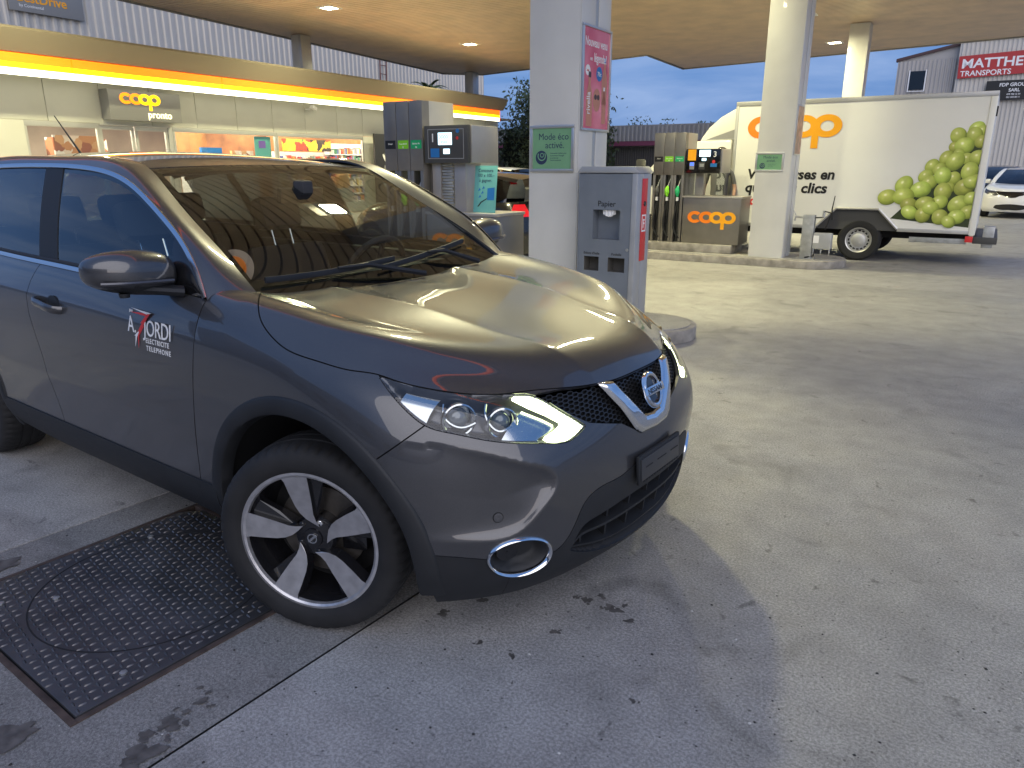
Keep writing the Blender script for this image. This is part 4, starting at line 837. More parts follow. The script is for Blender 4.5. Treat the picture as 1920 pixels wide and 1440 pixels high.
V = np.stack([P+A*s, P+B*s*.6, P-A*s, P-B*s*.6], 1).reshape(-1, 3); me = bpy.data.meshes.new('foliage'); me.from_pydata(V.tolist(), [], np.arange(N*4).reshape(-1, 4).tolist()); link('foliage', me, M_['leafd'], hg); box('stems', -2.4, 2.8, -.3, .3, 0, 2.8, pmat('hedge_core', (.012, .016, .01), .9), hg, 0)
pm = empty('palm_tree', (0, 0, 0), 0, 'palm top showing over the shop roof', 'palm'); pm.matrix_world = SHM @ Matrix.Translation((13.4, 6.4, 0)); tube('trunk', [(0, 0, 0), (.05, 0, 3), (0, 0, 5.2)], [.2, .15, .13], M_['bark'], pm)
bm = bmesh.new()
for k in range(26):
    a = k*2.4; el = random.uniform(.15, 1.1); prev = None; L_ = random.uniform(1.0, 1.5)
    for i in range(9):
        t = i/8; r_ = L_*t*math.cos(el); z = 5.2+L_*t*math.sin(el)-.7*t*t*L_*.8; w = .13*math.sin(math.pi*min(.98, t*.9+.1)); c = Vector((r_*math.cos(a), r_*math.sin(a), z)); s_ = Vector((-math.sin(a), math.cos(a), -.4))*w; q = (bm.verts.new(c+s_), bm.verts.new(c), bm.verts.new(c+Vector((math.sin(a), -math.cos(a), -.4))*w))
        if prev: bm.faces.new((prev[0], q[0], q[1], prev[1])); bm.faces.new((prev[1], q[1], q[2], prev[2]))
        prev = q
frombm('fronds', bm, M_['leafm'], pm)
bb = empty('billboard_mast', SW(-18.2, 32.5, 0), SR, 'steel-framed billboard on a mast above the trees', 'billboard'); tube('mast', [(0, 0, 0), (0, 0, 5.6)], .10, M_['signgrey'], bb)
for x in np.linspace(-.5, .5, 6): tube('frame_bar', [(x, .05, 5.2), (x, .05, 6.2)], .025, M_['signgrey'], bb, 6)
for z in (5.2, 6.2): tube('frame_bar', [(-.5, .05, z), (.5, .05, z)], .03, M_['signgrey'], bb, 6)
box('panel', -.42, .42, .08, .10, 5.3, 6.1, pmat('pale_panel', (.6, .6, .62), .6), bb, 0)
M_['wire'] = pmat('wire', (.04, .05, .07), .6)
for k, (z, dz) in enumerate(((14.6, -3.4), (15.6, -3.4), (17.6, -3.6), (20.5, -3.6))):
    pts = [SW(-60+120*t, 75, z+8*(.5-t)+dz*math.sin(math.pi*t)*.5) for t in np.linspace(0, 1, 24)]
    tag(tube('power_line', pts, .022, M_['wire'], None, 5), ['lowest power line crossing the sky behind the station', 'second power line up in the sky', 'third power line up in the sky', 'highest power line in the sky'][k], 'wire', 'power lines')
# what faces the car from the street side (seen only in its paint and glass)
st_ = empty('street_hall', (4, -21, 0), R(8), 'long pale hall across the street from the station', 'building'); box('hall_body', -40, 12, -10, 0, 0, 6.0, M_['cladb'], st_, 0)
for k in range(10): box('window', -38+k*4.8, -35.4+k*4.8, 0, .05, 1.2, 2.6, M_['glasstint'], st_, 0)
hs = empty('corner_block', (-34, -26, 0), R(30), 'dark block of flats across the street', 'building'); box('block_body', -9, 9, -8, 0, 0, 8.5, M_['cladg'], hs, 0)
# ---------------------------------------------------------------- delivery truck
tk = empty('delivery_truck', SW(-2.25, 11.05, 0), SR, 'white box truck with orange lettering and green grapes, parked behind the pumps', 'truck')
L_, W_, ZB, ZT = 3.79, 2.15, .54, 2.53
a0, a1, a2, a3 = 1.50, 1.78, 2.42, 2.72         # wheel-arch notch in the side panel
prism('side_panel', [(.05, ZB), (a0, ZB), (a1, .84), (a2, .84), (a3, ZB), (L_-.09, ZB), (L_-.09, ZT-.05), (.05, ZT-.05)], 0, .03, M_['truckw'], tk, 'y')
box('box_body', .03, L_-.05, .031, W_, .85, ZT-.05, M_['truckw'], tk, 0); box('box_floor', .03, L_-.05, .05, W_, .50, .85, M_['pumpd'], tk, 0)
box('top_rail', 0, L_, -.012, W_, ZT-.049, ZT+.02, M_['truckalu'], tk, .006); box('corner_rail', 0, .0485, -.012, .06, ZB-.01, ZT-.05, M_['truckalu'], tk, .004); box('corner_rail', L_-.0885, L_, -.012, .06, ZB-.05, ZT-.05, M_['truckw'], tk, .01)
box('rear_door', L_-.048, L_, .06, W_, ZB, ZT-.05, M_['truckw'], tk, 0); box('door_hinge', L_, L_+.02, .02, .05, 2.2, 2.34, M_['black'], tk, 0)
for q in ((.05, a0), (a3, L_-.09)): box('bottom_rail', q[0], q[1], -.014, -.001, ZB-.04, ZB+.015, M_['truckalu'], tk, .002)
for p, q in (((a0, ZB), (a1, .84)), ((a1, .84), (a2, .84)), ((a2, .84), (a3, ZB))): tube('arch_rail', [(p[0], -.006, p[1]), (q[0], -.006, q[1])], .022, M_['truckalu'], tk, 6)
box('mudguard', a0+.1, a3-.1, .08, .12, .55, .845, M_['greyp'], tk, 0)
def truck_wheel(x, y):
    w = empty('truck_wheel', (x, y, .335)); w.parent = tk
    lathe('tyre', [(.20, 0), (.24, -.015), (.30, -.012), (.33, .02), (.335, .10), (.33, .18), (.20, .20)], M_['rubber'], w, 40, 'y')
    lathe('rim', [(.205, .005), (.20, -.008), (.185, .0), (.17, .03), (.11, .035), (.105, .0), (.07, -.01), (0, -.012)], M_['alu'], w, 40, 'y')
    for k in range(16):
        t = 2*math.pi*k/16; box('rim_slot', -.012, .012, .026, .0335, -.02, .02, M_['dark'], w, 0, Matrix.Translation((.15*math.cos(t), 0, .15*math.sin(t))) @ Matrix.Rotation(-t, 4, 'Y'))
truck_wheel(2.17, .05); truck_wheel(2.17, W_-.30); truck_wheel(-1.25, .06); truck_wheel(-1.25, W_-.30)
box('chassis', -1.9, L_-.1, .5, W_-.5, .36, .499, M_['dark'], tk, 0); box('tail_lift', L_-.02, L_+.30, .05, W_-.05, .36, .46, M_['pumpd'], tk, .01); box('tail_lift', L_+.10, L_+.25, .1, .3, .30, .62, M_['steel'], tk, .01); box('tail_lamp', L_-.12, L_-.02, .0, .08, .38, .47, M_['red'], tk, .005); box('rear_bumper', 2.9, L_-.1, .1, .16, .34, .42, M_['steel'], tk, .005)
# cab and roof deflector
cabp = [(-2.35, .32), (-2.45, .55), (-2.38, .85), (-1.95, 1.08), (-1.25, 1.80), (-.95, 1.92), (-.06, 1.95), (-.06, .36), (-.85, .34), (-.95, .60), (-1.25, .72), (-1.55, .60), (-1.65, .34)]
bm = bmesh.new(); bprism(bm, cabp, .10, W_-.10, 'y'); frombm('cab', bm, M_['truckw'], tk, bevel=.05)
prism('cab_window', [(-1.72, 1.16), (-1.18, 1.70), (-.75, 1.74), (-.75, 1.12)], .088, .096, M_['glasstint'], tk, 'y')
pr = [(-.68, 1.88), (-.62, 2.0), (-.50, 2.16), (-.30, 2.33), (-.03, 2.47), (-.03, 1.94)]
bm = bmesh.new(); bprism(bm, pr, .16, W_-.16, 'y'); frombm('wind_deflector', bm, M_['truckw'], tk, bevel=.03); prism('painted_deflector_shade', [(-.55, 1.95), (-.03, 2.12), (-.03, 1.96)], .152, .158, M_['greyp'], tk, 'y')  # grey sheet painted as the shade under the deflector; no gap is cut
box('cab_mirror', -1.75, -1.62, -.14, .06, 1.30, 1.62, M_['pumpd'], tk, .03); box('head_lamp', -2.40, -2.30, .10, .45, .78, .92, M_['lens'], tk, .02)
# lettering on the side
SX = lambda x, z: facing((x+2.25, -.003, z), 0, -1)
logo(tk, SX(-1.80, 1.95), .355, [M_['orange'], M_['orange'], M_['amber'], M_['amber']], ext=.002)
for s, x, z, h, m, sx in (('Vos courses en', -1.97, 1.295, .228, 'black', 1.0), ('quelques clics', -1.99, 1.075, .228, 'black', 1.06), ('coop.ch', -2.0, .862, .21, 'red', 1.08)): text('side_lettering', s, h, M_[m], SX(x, z), tk, .03, .001, sx=sx, shear=.12)
# printed grapes
def grapemat():
    m = bpy.data.materials.new('grape_print'); m.use_nodes = True; nt = m.node_tree; b = nt.nodes['Principled BSDF']; b.inputs['Roughness'].default_value = .35
    tc = nt.nodes.new('ShaderNodeTexCoord'); ln = nt.nodes.new('ShaderNodeVectorMath'); ln.operation = 'LENGTH'; ad = nt.nodes.new('ShaderNodeVectorMath'); ad.operation = 'ADD'; ad.inputs[1].default_value = (.25, -.30, 0)
    nt.links.new(tc.outputs['UV'], ad.inputs[0]); nt.links.new(ad.outputs[0], ln.inputs[0]); rp = nt.nodes.new('ShaderNodeValToRGB'); el = rp.color_ramp.elements
    el[0].position = .0; el[0].color = (.80, .80, .50, 1); el[1].position = 1.0; el[1].color = (.10, .13, .015, 1); e = el.new(.16); e.color = (.46, .50, .13, 1); e = el.new(.62); e.color = (.30, .36, .055, 1)
    mr = nt.nodes.new('ShaderNodeMapRange'); mr.inputs['From Max'].default_value = 1.35; nt.links.new(ln.outputs['Value'], mr.inputs['Value']); nt.links.new(mr.outputs[0], rp.inputs[0])
    nz = nt.nodes.new('ShaderNodeTexNoise'); nz.inputs['Scale'].default_value = 9; nt.links.new(tc.outputs['Object'], nz.inputs['Vector']); mx = nt.nodes.new('ShaderNodeMixRGB'); mx.blend_type = 'OVERLAY'; mx.inputs[0].default_value = .4; nt.links.new(rp.outputs[0], mx.inputs[1]); nt.links.new(nz.outputs['Fac'], mx.inputs[2]); oi = nt.nodes.new('ShaderNodeObjectInfo'); hv = nt.nodes.new('ShaderNodeHueSaturation'); r1 = nt.nodes.new('ShaderNodeMapRange'); r1.inputs['To Min'].default_value = .95; r1.inputs['To Max'].default_value = 1.5; r2 = nt.nodes.new('ShaderNodeMapRange'); r2.inputs['To Min'].default_value = .485; r2.inputs['To Max'].default_value = .515
    nt.links.new(oi.outputs['Random'], r1.inputs['Value']); nt.links.new(oi.outputs['Random'], r2.inputs['Value']); nt.links.new(r1.outputs[0], hv.inputs['Value']); nt.links.new(r2.outputs[0], hv.inputs['Hue']); nt.links.new(mx.outputs[0], hv.inputs['Color']); nt.links.new(hv.outputs[0], b.inputs['Base Color']); return m
M_['grape'] = grapemat()
GR = [(1.334,2.034,.101),(1.114,1.937,.119),(1.421,2.002,.091),(1.32,1.943,.118),(1.086,1.773,.083),(1.426,1.85,.101),(1.211,1.792,.133),(1.158,1.669,.083),(1.28,1.606,.093),(1.005,1.618,.109),(1.126,1.569,.129),(1.415,1.626,.123),(.829,1.502,.102),(.933,1.45,.101),(1.336,1.419,.135),(.762,1.353,.107),(.825,1.257,.107),(1.143,1.324,.101),(.991,1.359,.127),(1.429,1.295,.094),(1.097,1.185,.085),(1.3,1.199,.136),(.481,1.22,.135),(.721,1.154,.134),(.271,1.029,.128),(.495,1.045,.149),(1.025,1.12,.128),(1.003,.969,.118),(1.431,.98,.095),(.582,.926,.11),(.81,.943,.126),(1.257,.943,.138),(.611,.805,.114),(.802,.771,.113),(1.419,1.035,.109),(1.384,1.267,.108),(.896,.879,.112),(1.402,.83,.11),(1.038,.746,.12),(1.259,.754,.119),(1.163,.679,.096)]
XR = L_-2.25-.095; dk = prism('grape_backing', [(.35, .70), (1.44, .60), (1.44, 1.95), (1.25, 1.80), (1.0, 1.5), (.70, 1.1)], -.0012, -.0006, pmat('grape_dark', (.03, .045, .012), .5), tk, 'y', M=Matrix.Translation((2.25, 0, 0)))
for k, (x, z, r_) in enumerate(GR):
    me = bpy.data.meshes.new('printed_grape'); pts = [(0, 0)]+[(math.cos(t), math.sin(t)) for t in np.linspace(0, 2*math.pi, 28, False)]
    ea, eb, et = random.uniform(.96, 1.12), random.uniform(.86, .96), random.uniform(0, 3.14); ce, se_ = math.cos(et), math.sin(et)
    V = [(min(x+(px*ea*ce-pz_*eb*se_)*r_, XR)+2.25, -.0015-.00045*k, max(z+(px*ea*se_+pz_*eb*ce)*r_, ZB+.02)) for px, pz_ in pts]; me.from_pydata(V, [], [(0, 1+i, 1+(i+1) % 28) for i in range(28)])
    uv = me.uv_layers.new(); uv.data.foreach_set('uv', [c for l in me.loops for c in (pts[l.vertex_index][0]*ce-pts[l.vertex_index][1]*se_, pts[l.vertex_index][0]*se_+pts[l.vertex_index][1]*ce)]); link('printed_grape', me, M_['grape'], tk)
# ---------------------------------------------------------------- patch tools
class Patch:
    def __init__(s, V, N, C, T): s.V, s.N, s.C, s.T = V, N, C, T
    def copy(s): return Patch(s.V.copy(), s.N.copy(), s.C.copy(), s.T.copy())
    def off(s, d):
        d = np.asarray(d); d = d[:, None] if d.ndim else d
        return Patch(s.V+s.N*d, s.N, s.C, s.T)
    def clean(s):
        u, inv = np.unique(s.T, return_inverse=True)
        return Patch(s.V[u], s.N[u], s.C[u], inv.reshape(s.T.shape))
def gridpatch(S, N, C):
    a, b = S.shape[:2]; i = np.arange(a*b).reshape(a, b)
    q = np.stack([i[:-1, :-1], i[:-1, 1:], i[1:, 1:], i[1:, :-1]], -1).reshape(-1, 4)
    T = np.concatenate([q[:, [0, 1, 2]], q[:, [0, 2, 3]]])
    return Patch(S.reshape(-1, 3), N.reshape(-1, 3), C.reshape(-1, 2), T)
def clip(p, phi):
    """keep the part of the patch where phi > 0"""
    pos = phi > 0; c = pos[p.T].sum(1)
    keep = p.T[c == 3]; bd = p.T[(c == 1) | (c == 2)]
    if len(bd) == 0: return Patch(p.V, p.N, p.C, keep).clean()
    k = len(p.V); cache = {}; I = []; J = []; W = []
    def cut(i, j):
        key = (min(i, j), max(i, j))
        if key not in cache:
            cache[key] = k+len(I); i_, j_ = key; w = phi[i_]/(phi[i_]-phi[j_]); I.append(i_); J.append(j_); W.append(w)
        return cache[key]
    new = []
    for t in bd:
        poly = []
        for q in range(3):
            i, j = int(t[q]), int(t[(q+1) % 3])
            if pos[i]: poly.append(i)
            if pos[i] != pos[j]: poly.append(cut(i, j))
        for q in range(1, len(poly)-1): new.append((poly[0], poly[q], poly[q+1]))
    I, J, W = np.array(I), np.array(J), np.array(W)[:, None]
    lerp = lambda X: np.concatenate([X, X[I]*(1-W)+X[J]*W])
    N = lerp(p.N); N = N/(np.linalg.norm(N, axis=1, keepdims=True)+1e-12)
    return Patch(lerp(p.V), N, lerp(p.C), np.concatenate([keep, np.array(new)])).clean()
def mirror(p): m = np.array([1, -1, 1]); return Patch(p.V*m, p.N*m, p.C, p.T[:, ::-1])
def joinp(ps):
    V = []; N = []; C = []; T = []; k = 0
    for p in ps: V.append(p.V); N.append(p.N); C.append(p.C); T.append(p.T+k); k += len(p.V)
    return Patch(np.concatenate(V), np.concatenate(N), np.concatenate(C), np.concatenate(T))
def weld_center(p):
    """merge the two halves along y=0"""
    V = p.V.copy(); N = p.N.copy(); c = np.abs(V[:, 1]) < 2e-4; V[c, 1] = 0; N[c, 1] = 0
    N /= np.linalg.norm(N, axis=1, keepdims=True)+1e-12
    key = np.where(c)[0]; r = {}; mp = np.arange(len(V))
    for i in key:
        q = tuple(np.round(V[i], 4)); mp[i] = r.setdefault(q, i)
    return Patch(V, N, p.C, mp[p.T]).clean()
def patchobj(name, p, m, parent=None, rim=0.0, auto=False):
    V, N, T = p.V, p.N, p.T; k = len(V)
    T = T[(T[:, 0] != T[:, 1]) & (T[:, 1] != T[:, 2]) & (T[:, 0] != T[:, 2])]
    T = T[np.linalg.norm(np.cross(V[T[:, 1]]-V[T[:, 0]], V[T[:, 2]]-V[T[:, 0]]), axis=1) > 1e-11]
    # orient to normals
    fn = np.cross(V[T[:, 1]]-V[T[:, 0]], V[T[:, 2]]-V[T[:, 0]]); flip = np.einsum('ij,ij->i', fn, N[T[:, 0]]+N[T[:, 1]]+N[T[:, 2]]) < 0
    T = np.where(flip[:, None], T[:, ::-1], T); polys = T.tolist()
    allV = [V]; allN = [N]
    if rim:
        e = np.concatenate([T[:, [0, 1]], T[:, [1, 2]], T[:, [2, 0]]]); es = np.sort(e, 1); h = es[:, 0].astype(np.int64)*k+es[:, 1]
        u, first, cnt = np.unique(h, return_index=True, return_counts=True); be = e[first[cnt == 1]]
        if name in ('hood', 'front_bumper', 'lower_bumper'):
            mid = np.abs(V[be].mean(1)[:, 1]) < 1e-5; be = be[~mid]
        t = V[be[:, 1]]-V[be[:, 0]]; n = (N[be[:, 0]]+N[be[:, 1]])/2; o = np.cross(t, n); o /= np.linalg.norm(o, axis=1, keepdims=True)+1e-12
        q = len(be); rv = np.concatenate([V[be[:, 0]], V[be[:, 1]], V[be[:, 1]]-N[be[:, 1]]*rim, V[be[:, 0]]-N[be[:, 0]]*rim])
        rn = np.concatenate([o]*4); i = np.arange(q)
        polys += np.stack([k+i+q, k+i, k+i+3*q, k+i+2*q], 1).tolist()
        allV.append(rv); allN.append(rn)
    AV = np.concatenate(allV); AN = np.concatenate(allN)
    me = bpy.data.meshes.new(name); me.from_pydata(AV.tolist(), [], polys); me.polygons.foreach_set('use_smooth', [True]*len(polys)); me.update()
    return link(name, me, m, parent)
def pdist(V, P):
    P = np.asarray(P, float); best = np.full(len(V), 1e9)
    for a, b in zip(P[:-1], P[1:]):
        d = b-a; L = d@d
        t = np.clip(((V-a)@d)/max(L, 1e-12), 0, 1)[:, None]; best = np.minimum(best, np.linalg.norm(V-a-t*d, axis=1))
    return best
def inpoly(C, poly):
    x, y = C[:, 0], C[:, 1]; c = np.zeros(len(C), bool); k = len(poly)
    for i in range(k):
        (x0, y0), (x1, y1) = poly[i], poly[(i+1) % k]
        if y0 == y1: continue
        c ^= ((y0 > y) != (y1 > y)) & (x < (x1-x0)*(y-y0)/(y1-y0)+x0)
    return c

# ---------------------------------------------------------------- the car's body shell
FS = build_front(250, 190)
CRE = [(.523,.739,.738),(.624,.653,.704),(.69,.576,.667),(.72,.53,.646),(.737,.505,.616),(.739,.502,.587),(.729,.526,.547),(.707,.563,.501),(.683,.596,.465),(.649,.641,.445),(.595,.703,.444),(.497,.785,.45),(.422,.827,.46)]
RIDGE = [(-.30,.785,1.066),(-.234,.783,1.061),(-.111,.772,1.045),(.021,.756,1.024),(.16,.706,1.005),(.289,.645,.983),(.40,.585,.945)]
CENTRE = [(-.42,.36,1.055),(-.1,.345,1.042),(.2,.32,1.003),(.45,.285,.953),(.62,.255,.90),(.70,.24,.845)]
def chartof(S):
    i4 = int(S.shape[0]*.36)
    a = np.concatenate([[0], np.cumsum(np.linalg.norm(np.diff(S[i4], axis=0), axis=1))])
    b = np.concatenate([np.zeros((1, S.shape[1])), np.cumsum(np.linalg.norm(np.diff(S, axis=0), axis=2), axis=0)]); b -= b[i4]
    return np.stack([np.broadcast_to(a, b.shape), b], -1)
FC = chartof(FS)
def outward(S):
    n = gnormals(S); c = np.array([-.6, 0, .45])
    if np.einsum('ijk,ijk->ij', n, S-c).mean() < 0: n = -n
    return n
FS0 = FS.copy()
def near(P):
    P = np.atleast_2d(np.asarray(P, float)); f = FS0.reshape(-1, 3); out = []
    for q in P:
        k = ((f-q)**2).sum(1).argmin(); i, j = divmod(k, FS0.shape[1]); i0, i1 = max(i-1, 0), min(i+1, FS0.shape[0]-1); j0, j1 = max(j-1, 0), min(j+1, FS0.shape[1]-1)
        A = np.stack([FS0[i, j1]-FS0[i, j0], FS0[i1, j]-FS0[i0, j]], 1); w = np.linalg.lstsq(A, q-FS0[i, j], rcond=None)[0]; w = np.clip(w, -.6, .6)
        out.append(FC[i, j]+w[0]*(FC[i, j1]-FC[i, j0])+w[1]*(FC[i1, j]-FC[i0, j]))
    return np.array(out)
def displace():
    global FS
    n = outward(FS); V = FS.reshape(-1, 3); C = FC.reshape(-1, 2); D = np.zeros(len(V))
    cr = resample(CRE, 60); poly = near(cr).tolist(); lo = near([(.30, .87, .46)])[0]; hi = near([(.33, .86, .74)])[0]
    poly += [lo.tolist(), hi.tolist()]
    d = pdist(V, cr); ins = inpoly(C, poly)
    fade = sstep(.38, .66, V[:, 0])
    D -= np.where(ins, .030*(1-np.exp(-d/.055)), 0)*fade
    D += .007*np.exp(-np.sqrt(d**2+.006**2)/.06)*fade*(~ins)
    D += np.where(ins, .007*np.exp(-d/.012), 0)*fade
    r = resample(RIDGE, 50); d = pdist(V, r); D += .008*np.exp(-np.sqrt(d**2+.004**2)/.07)*(1-sstep(.18, .42, V[:, 0]))
    r = resample(CENTRE, 50); d = pdist(V, r); D += .0085*np.exp(-np.sqrt(d**2+.004**2)/.06)
    FS = (V+n.reshape(-1, 3)*D[:, None]).reshape(FS.shape)
displace()
FN = outward(FS)
FN[-1] = FN[-2]
PF = gridpatch(FS, FN, FC)
A_MAX = FC[0, -1, 0]; CS = 2*A_MAX
def chart2(a, b, off=0.0):
    """chart -> point and normal on the front skin"""
    m = 1
    if a > A_MAX: a = CS-a; m = -1
    j = np.clip(np.interp(a, FC[0, :, 0], np.arange(FC.shape[1])), 0, FC.shape[1]-1.001); j0 = int(j); w = j-j0
    P = np.zeros(3); Q = np.zeros(3)
    for jj, ww in ((j0, 1-w), (j0+1, w)):
        i = np.clip(np.interp(b, FC[:, jj, 1], np.arange(FC.shape[0])), 0, FC.shape[0]-1.001); i0 = int(i); v = i-i0
        P += ww*((1-v)*FS[i0, jj]+v*FS[i0+1, jj]); Q += ww*((1-v)*FN[i0, jj]+v*FN[i0+1, jj])
    Q /= np.linalg.norm(Q); P = P+Q*off; mm = np.array([1, m, 1]); return P*mm, Q*mm
def region(p, pts, close=None, closed=True):
    """signed distance (inside > 0) to a region traced by 3-D points on the skin; close = chart points that close it"""
    q = near(np.asarray(pts, float)); poly = q.tolist()+(close or [])
    d = pdist(p.C[:, :2], np.concatenate([q, q[:1]]) if closed and close is None else q)
    return np.where(inpoly(p.C, poly), d, -d)
HOODSHUT = resample([(-.402,.657,1.077),(-.241,.787,1.062),(-.189,.82,1.03),(-.108,.841,.988),(-.024,.848,.959),(.102,.833,.939),(.211,.804,.923),(.282,.769,.915),(.331,.749,.901),(.414,.701,.88),(.497,.629,.861),(.566,.539,.85),(.606,.463,.848),(.66,.363,.842),(.713,.24,.833),(.737,.126,.833),(.743,0,.835)], 90)
HEAD = np.concatenate([resample([(.282,.769,.913),(.331,.749,.899),(.414,.701,.878),(.497,.629,.859),(.566,.539,.848),(.607,.476,.841)], 30), resample([(.607,.476,.841),(.639,.449,.83),(.678,.424,.802),(.717,.389,.768),(.747,.351,.733)], 16)[1:], resample([(.747,.351,.733),(.744,.389,.717),(.736,.432,.705),(.709,.496,.712),(.647,.598,.73),(.584,.668,.749),(.525,.717,.768),(.462,.758,.788),(.413,.774,.819),(.361,.78,.858),(.282,.769,.913)], 50)[1:-1]])
DRL = [(.590,.503,.843),(.610,.474,.839),(.640,.450,.829),(.679,.424,.800),(.745,.354,.733),(.743,.389,.718),(.734,.436,.707),(.709,.494,.713),(.692,.512,.727),(.708,.458,.744),(.708,.432,.756),(.676,.466,.785),(.636,.503,.812),(.590,.528,.836)]
GRILLE = [(.618,.459,.838),(.66,.363,.838),(.713,.24,.829),(.737,.126,.829),(.743,0,.831)]
GRILLE_B = [(.811,0,.645),(.804,.108,.658),(.786,.19,.703),(.749,.335,.739),(.719,.384,.772),(.668,.428,.812),(.618,.459,.838)]
BLACK = [(.40,.835,.408),(.432,.821,.404),(.533,.751,.393),(.621,.66,.37),(.69,.56,.345),(.72,.494,.348),(.741,.448,.375),(.76,.411,.441),(.775,.378,.504),(.786,.341,.524),(.808,.227,.535),(.818,.151,.551),(.826,0,.557)]
INT_T = [(.745,.427,.335),(.752,.412,.365),(.765,.382,.409),(.781,.325,.425),(.80,.24,.437),(.817,.128,.450),(.823,0,.455)]
INT_B = resample([(.803,0,.278),(.790,.12,.272),(.778,.238,.276),(.765,.334,.296),(.745,.427,.335)], 24)
INT_T = resample(INT_T, 24)
VOUT = [(.713,.24,.833),(.76,.178,.745),(.796,.120,.665),(.806,.09,.645),(.812,0,.640)]
VIN = [(.803,0,.694),(.80,.055,.700),(.785,.098,.745),(.755,.15,.80),(.733,.175,.834)]
def phis(p):
    f = {}
    E = [[A_MAX+.3, near([(.743, 0, .835)])[0][1]], [A_MAX+.3, 3.0], [near(HOODSHUT[:1])[0][0]-.02, 3.0]]
    f['hood'] = region(p, HOODSHUT, E)
    f['head'] = region(p, HEAD)
    g = GRILLE+[]; top = near(GRILLE); bot = near(GRILLE_B)
    poly = top.tolist()+[[A_MAX+.3, top[-1][1]], [A_MAX+.3, bot[0][1]]]+bot.tolist()
    d = np.minimum(pdist(p.C, top), pdist(p.C, bot)); f['grille'] = np.where(inpoly(p.C, poly), d, -d)
    top = near(INT_T); bot = near(INT_B); poly = top.tolist()+[[A_MAX+.3, top[-1][1]], [A_MAX+.3, bot[0][1]]]+bot.tolist()
    d = np.minimum(pdist(p.C, top), pdist(p.C, bot)); f['intake'] = np.where(inpoly(p.C, poly), d, -d)
    bl = resample(BLACK, 60); nb0 = near(bl); c = nb0.tolist(); c = [[c[0][0]-.3, c[0][1]]]+c+[[A_MAX+.3, c[-1][1]], [A_MAX+.3, -2], [c[0][0]-.3, -2]]
    d = pdist(p.C, np.array(c[:-2])); f['black'] = np.where(inpoly(p.C, c), d, -d)
    b1, b2 = near([(.455,.763,.789)])[0], near([(.326,.86,.674)])[0]
    al = b1[0]+(b2[0]-b1[0])*(p.C[:, 1]-b1[1])/(b2[1]-b1[1]); f['bump'] = (p.C[:, 0]-al)*.75
    f['arch'] = np.hypot(p.V[:, 0]-.012, p.V[:, 2]-.33)-.462
    f['door'] = p.V[:, 0]-np.interp(p.V[:, 2], [.2,.423,.509,.701,.874,.929,1.0,1.057,1.2], [-.555,-.55,-.543,-.512,-.488,-.482,-.474,-.469,-.46])
    f['cowl'] = p.V[:, 0]+.405
    c = near([FOG_C])[0]; u = (p.C-c); ca, sa = math.cos(R(4)), math.sin(R(4))
    uu = u[:, 0]*ca+u[:, 1]*sa; vv = -u[:, 0]*sa+u[:, 1]*ca
    rr = np.sqrt((uu/.097)**2+(vv/.066)**2); f['fog'] = (1-rr)*.075
    v = VOUT+VIN; vo = near(VOUT); vi = near(VIN); poly = vo.tolist()+[[A_MAX+.3, vo[-1][1]], [A_MAX+.3, vi[0][1]]]+vi.tolist()
    d = np.minimum(np.minimum(pdist(p.C, vo), pdist(p.C, vi)), pdist(p.C, [vi[-1], vo[0]])); f['vee'] = np.where(inpoly(p.C, poly), d, -d)
    f['drl'] = region(p, DRL)
    return f
FOG_C = (.672,.591,.366)
g = .0022
def cuts(p, *conds):
    """conds: (field, sign, margin): keep sign*field > margin"""
    for name, s, mg in conds:
        p = clip(p, s*phis_one(p, name)-mg)
    return p
def phis_one(p, name): return phis(p)[name]
def with_fields(p):
    """clip helper that carries every field through the cuts by putting them in the chart columns"""
    f = phis(p); names = list(f); q = Patch(p.V, p.N, np.concatenate([p.C]+[f[n][:, None] for n in names], 1), p.T); return q, {n: 2+i for i, n in enumerate(names)}
PFX, FI = with_fields(PF)
def cut(p, *conds):
    for name, s, mg in conds: p = clip(p, s*p.C[:, FI[name]]-mg)
    return p
base = cut(PFX, ('arch', 1, 0))
hoodp = cut(PFX, ('hood', 1, g), ('cowl', 1, 0))
rest = cut(base, ('hood', -1, g), ('head', -1, g), ('grille', -1, .0), ('fog', -1, 0), ('intake', -1, 0))
fendp = cut(rest, ('bump', -1, g), ('door', 1, g)); fendp = clip(fendp, np.where((fendp.V[:, 0] < -.36), fendp.V[:, 1]-.665, 1.0))
bump = cut(rest, ('bump', 1, g)); bumpp = cut(bump, ('black', -1, .001)); lowp = cut(bump, ('black', 1, .001)).off(.0015)
car = empty('compact_suv', (0, 0, 0), 0, 'dark grey compact SUV with lettering on its door, parked in the foreground', 'car')
MP = M_['paint']
both = lambda p: weld_center(joinp([p, mirror(p)]))
patchobj('hood', both(hoodp), MP, car, .014)
for q in (fendp, mirror(fendp)): patchobj('fender', q, MP, car, .014)
patchobj('front_bumper', both(bumpp), MP, car, .012)
patchobj('lower_bumper', both(lowp), M_['plastic'], car, .012)
shell = cut(PFX, ('arch', 1, .006), ('head', -1, .010), ('grille', -1, .004), ('fog', -1, -.002), ('intake', -1, -.002), ('cowl', 1, .0), ('door', 1, 0)).off(-.016)
patchobj('inner_panel', both(shell), M_['dark'], car)
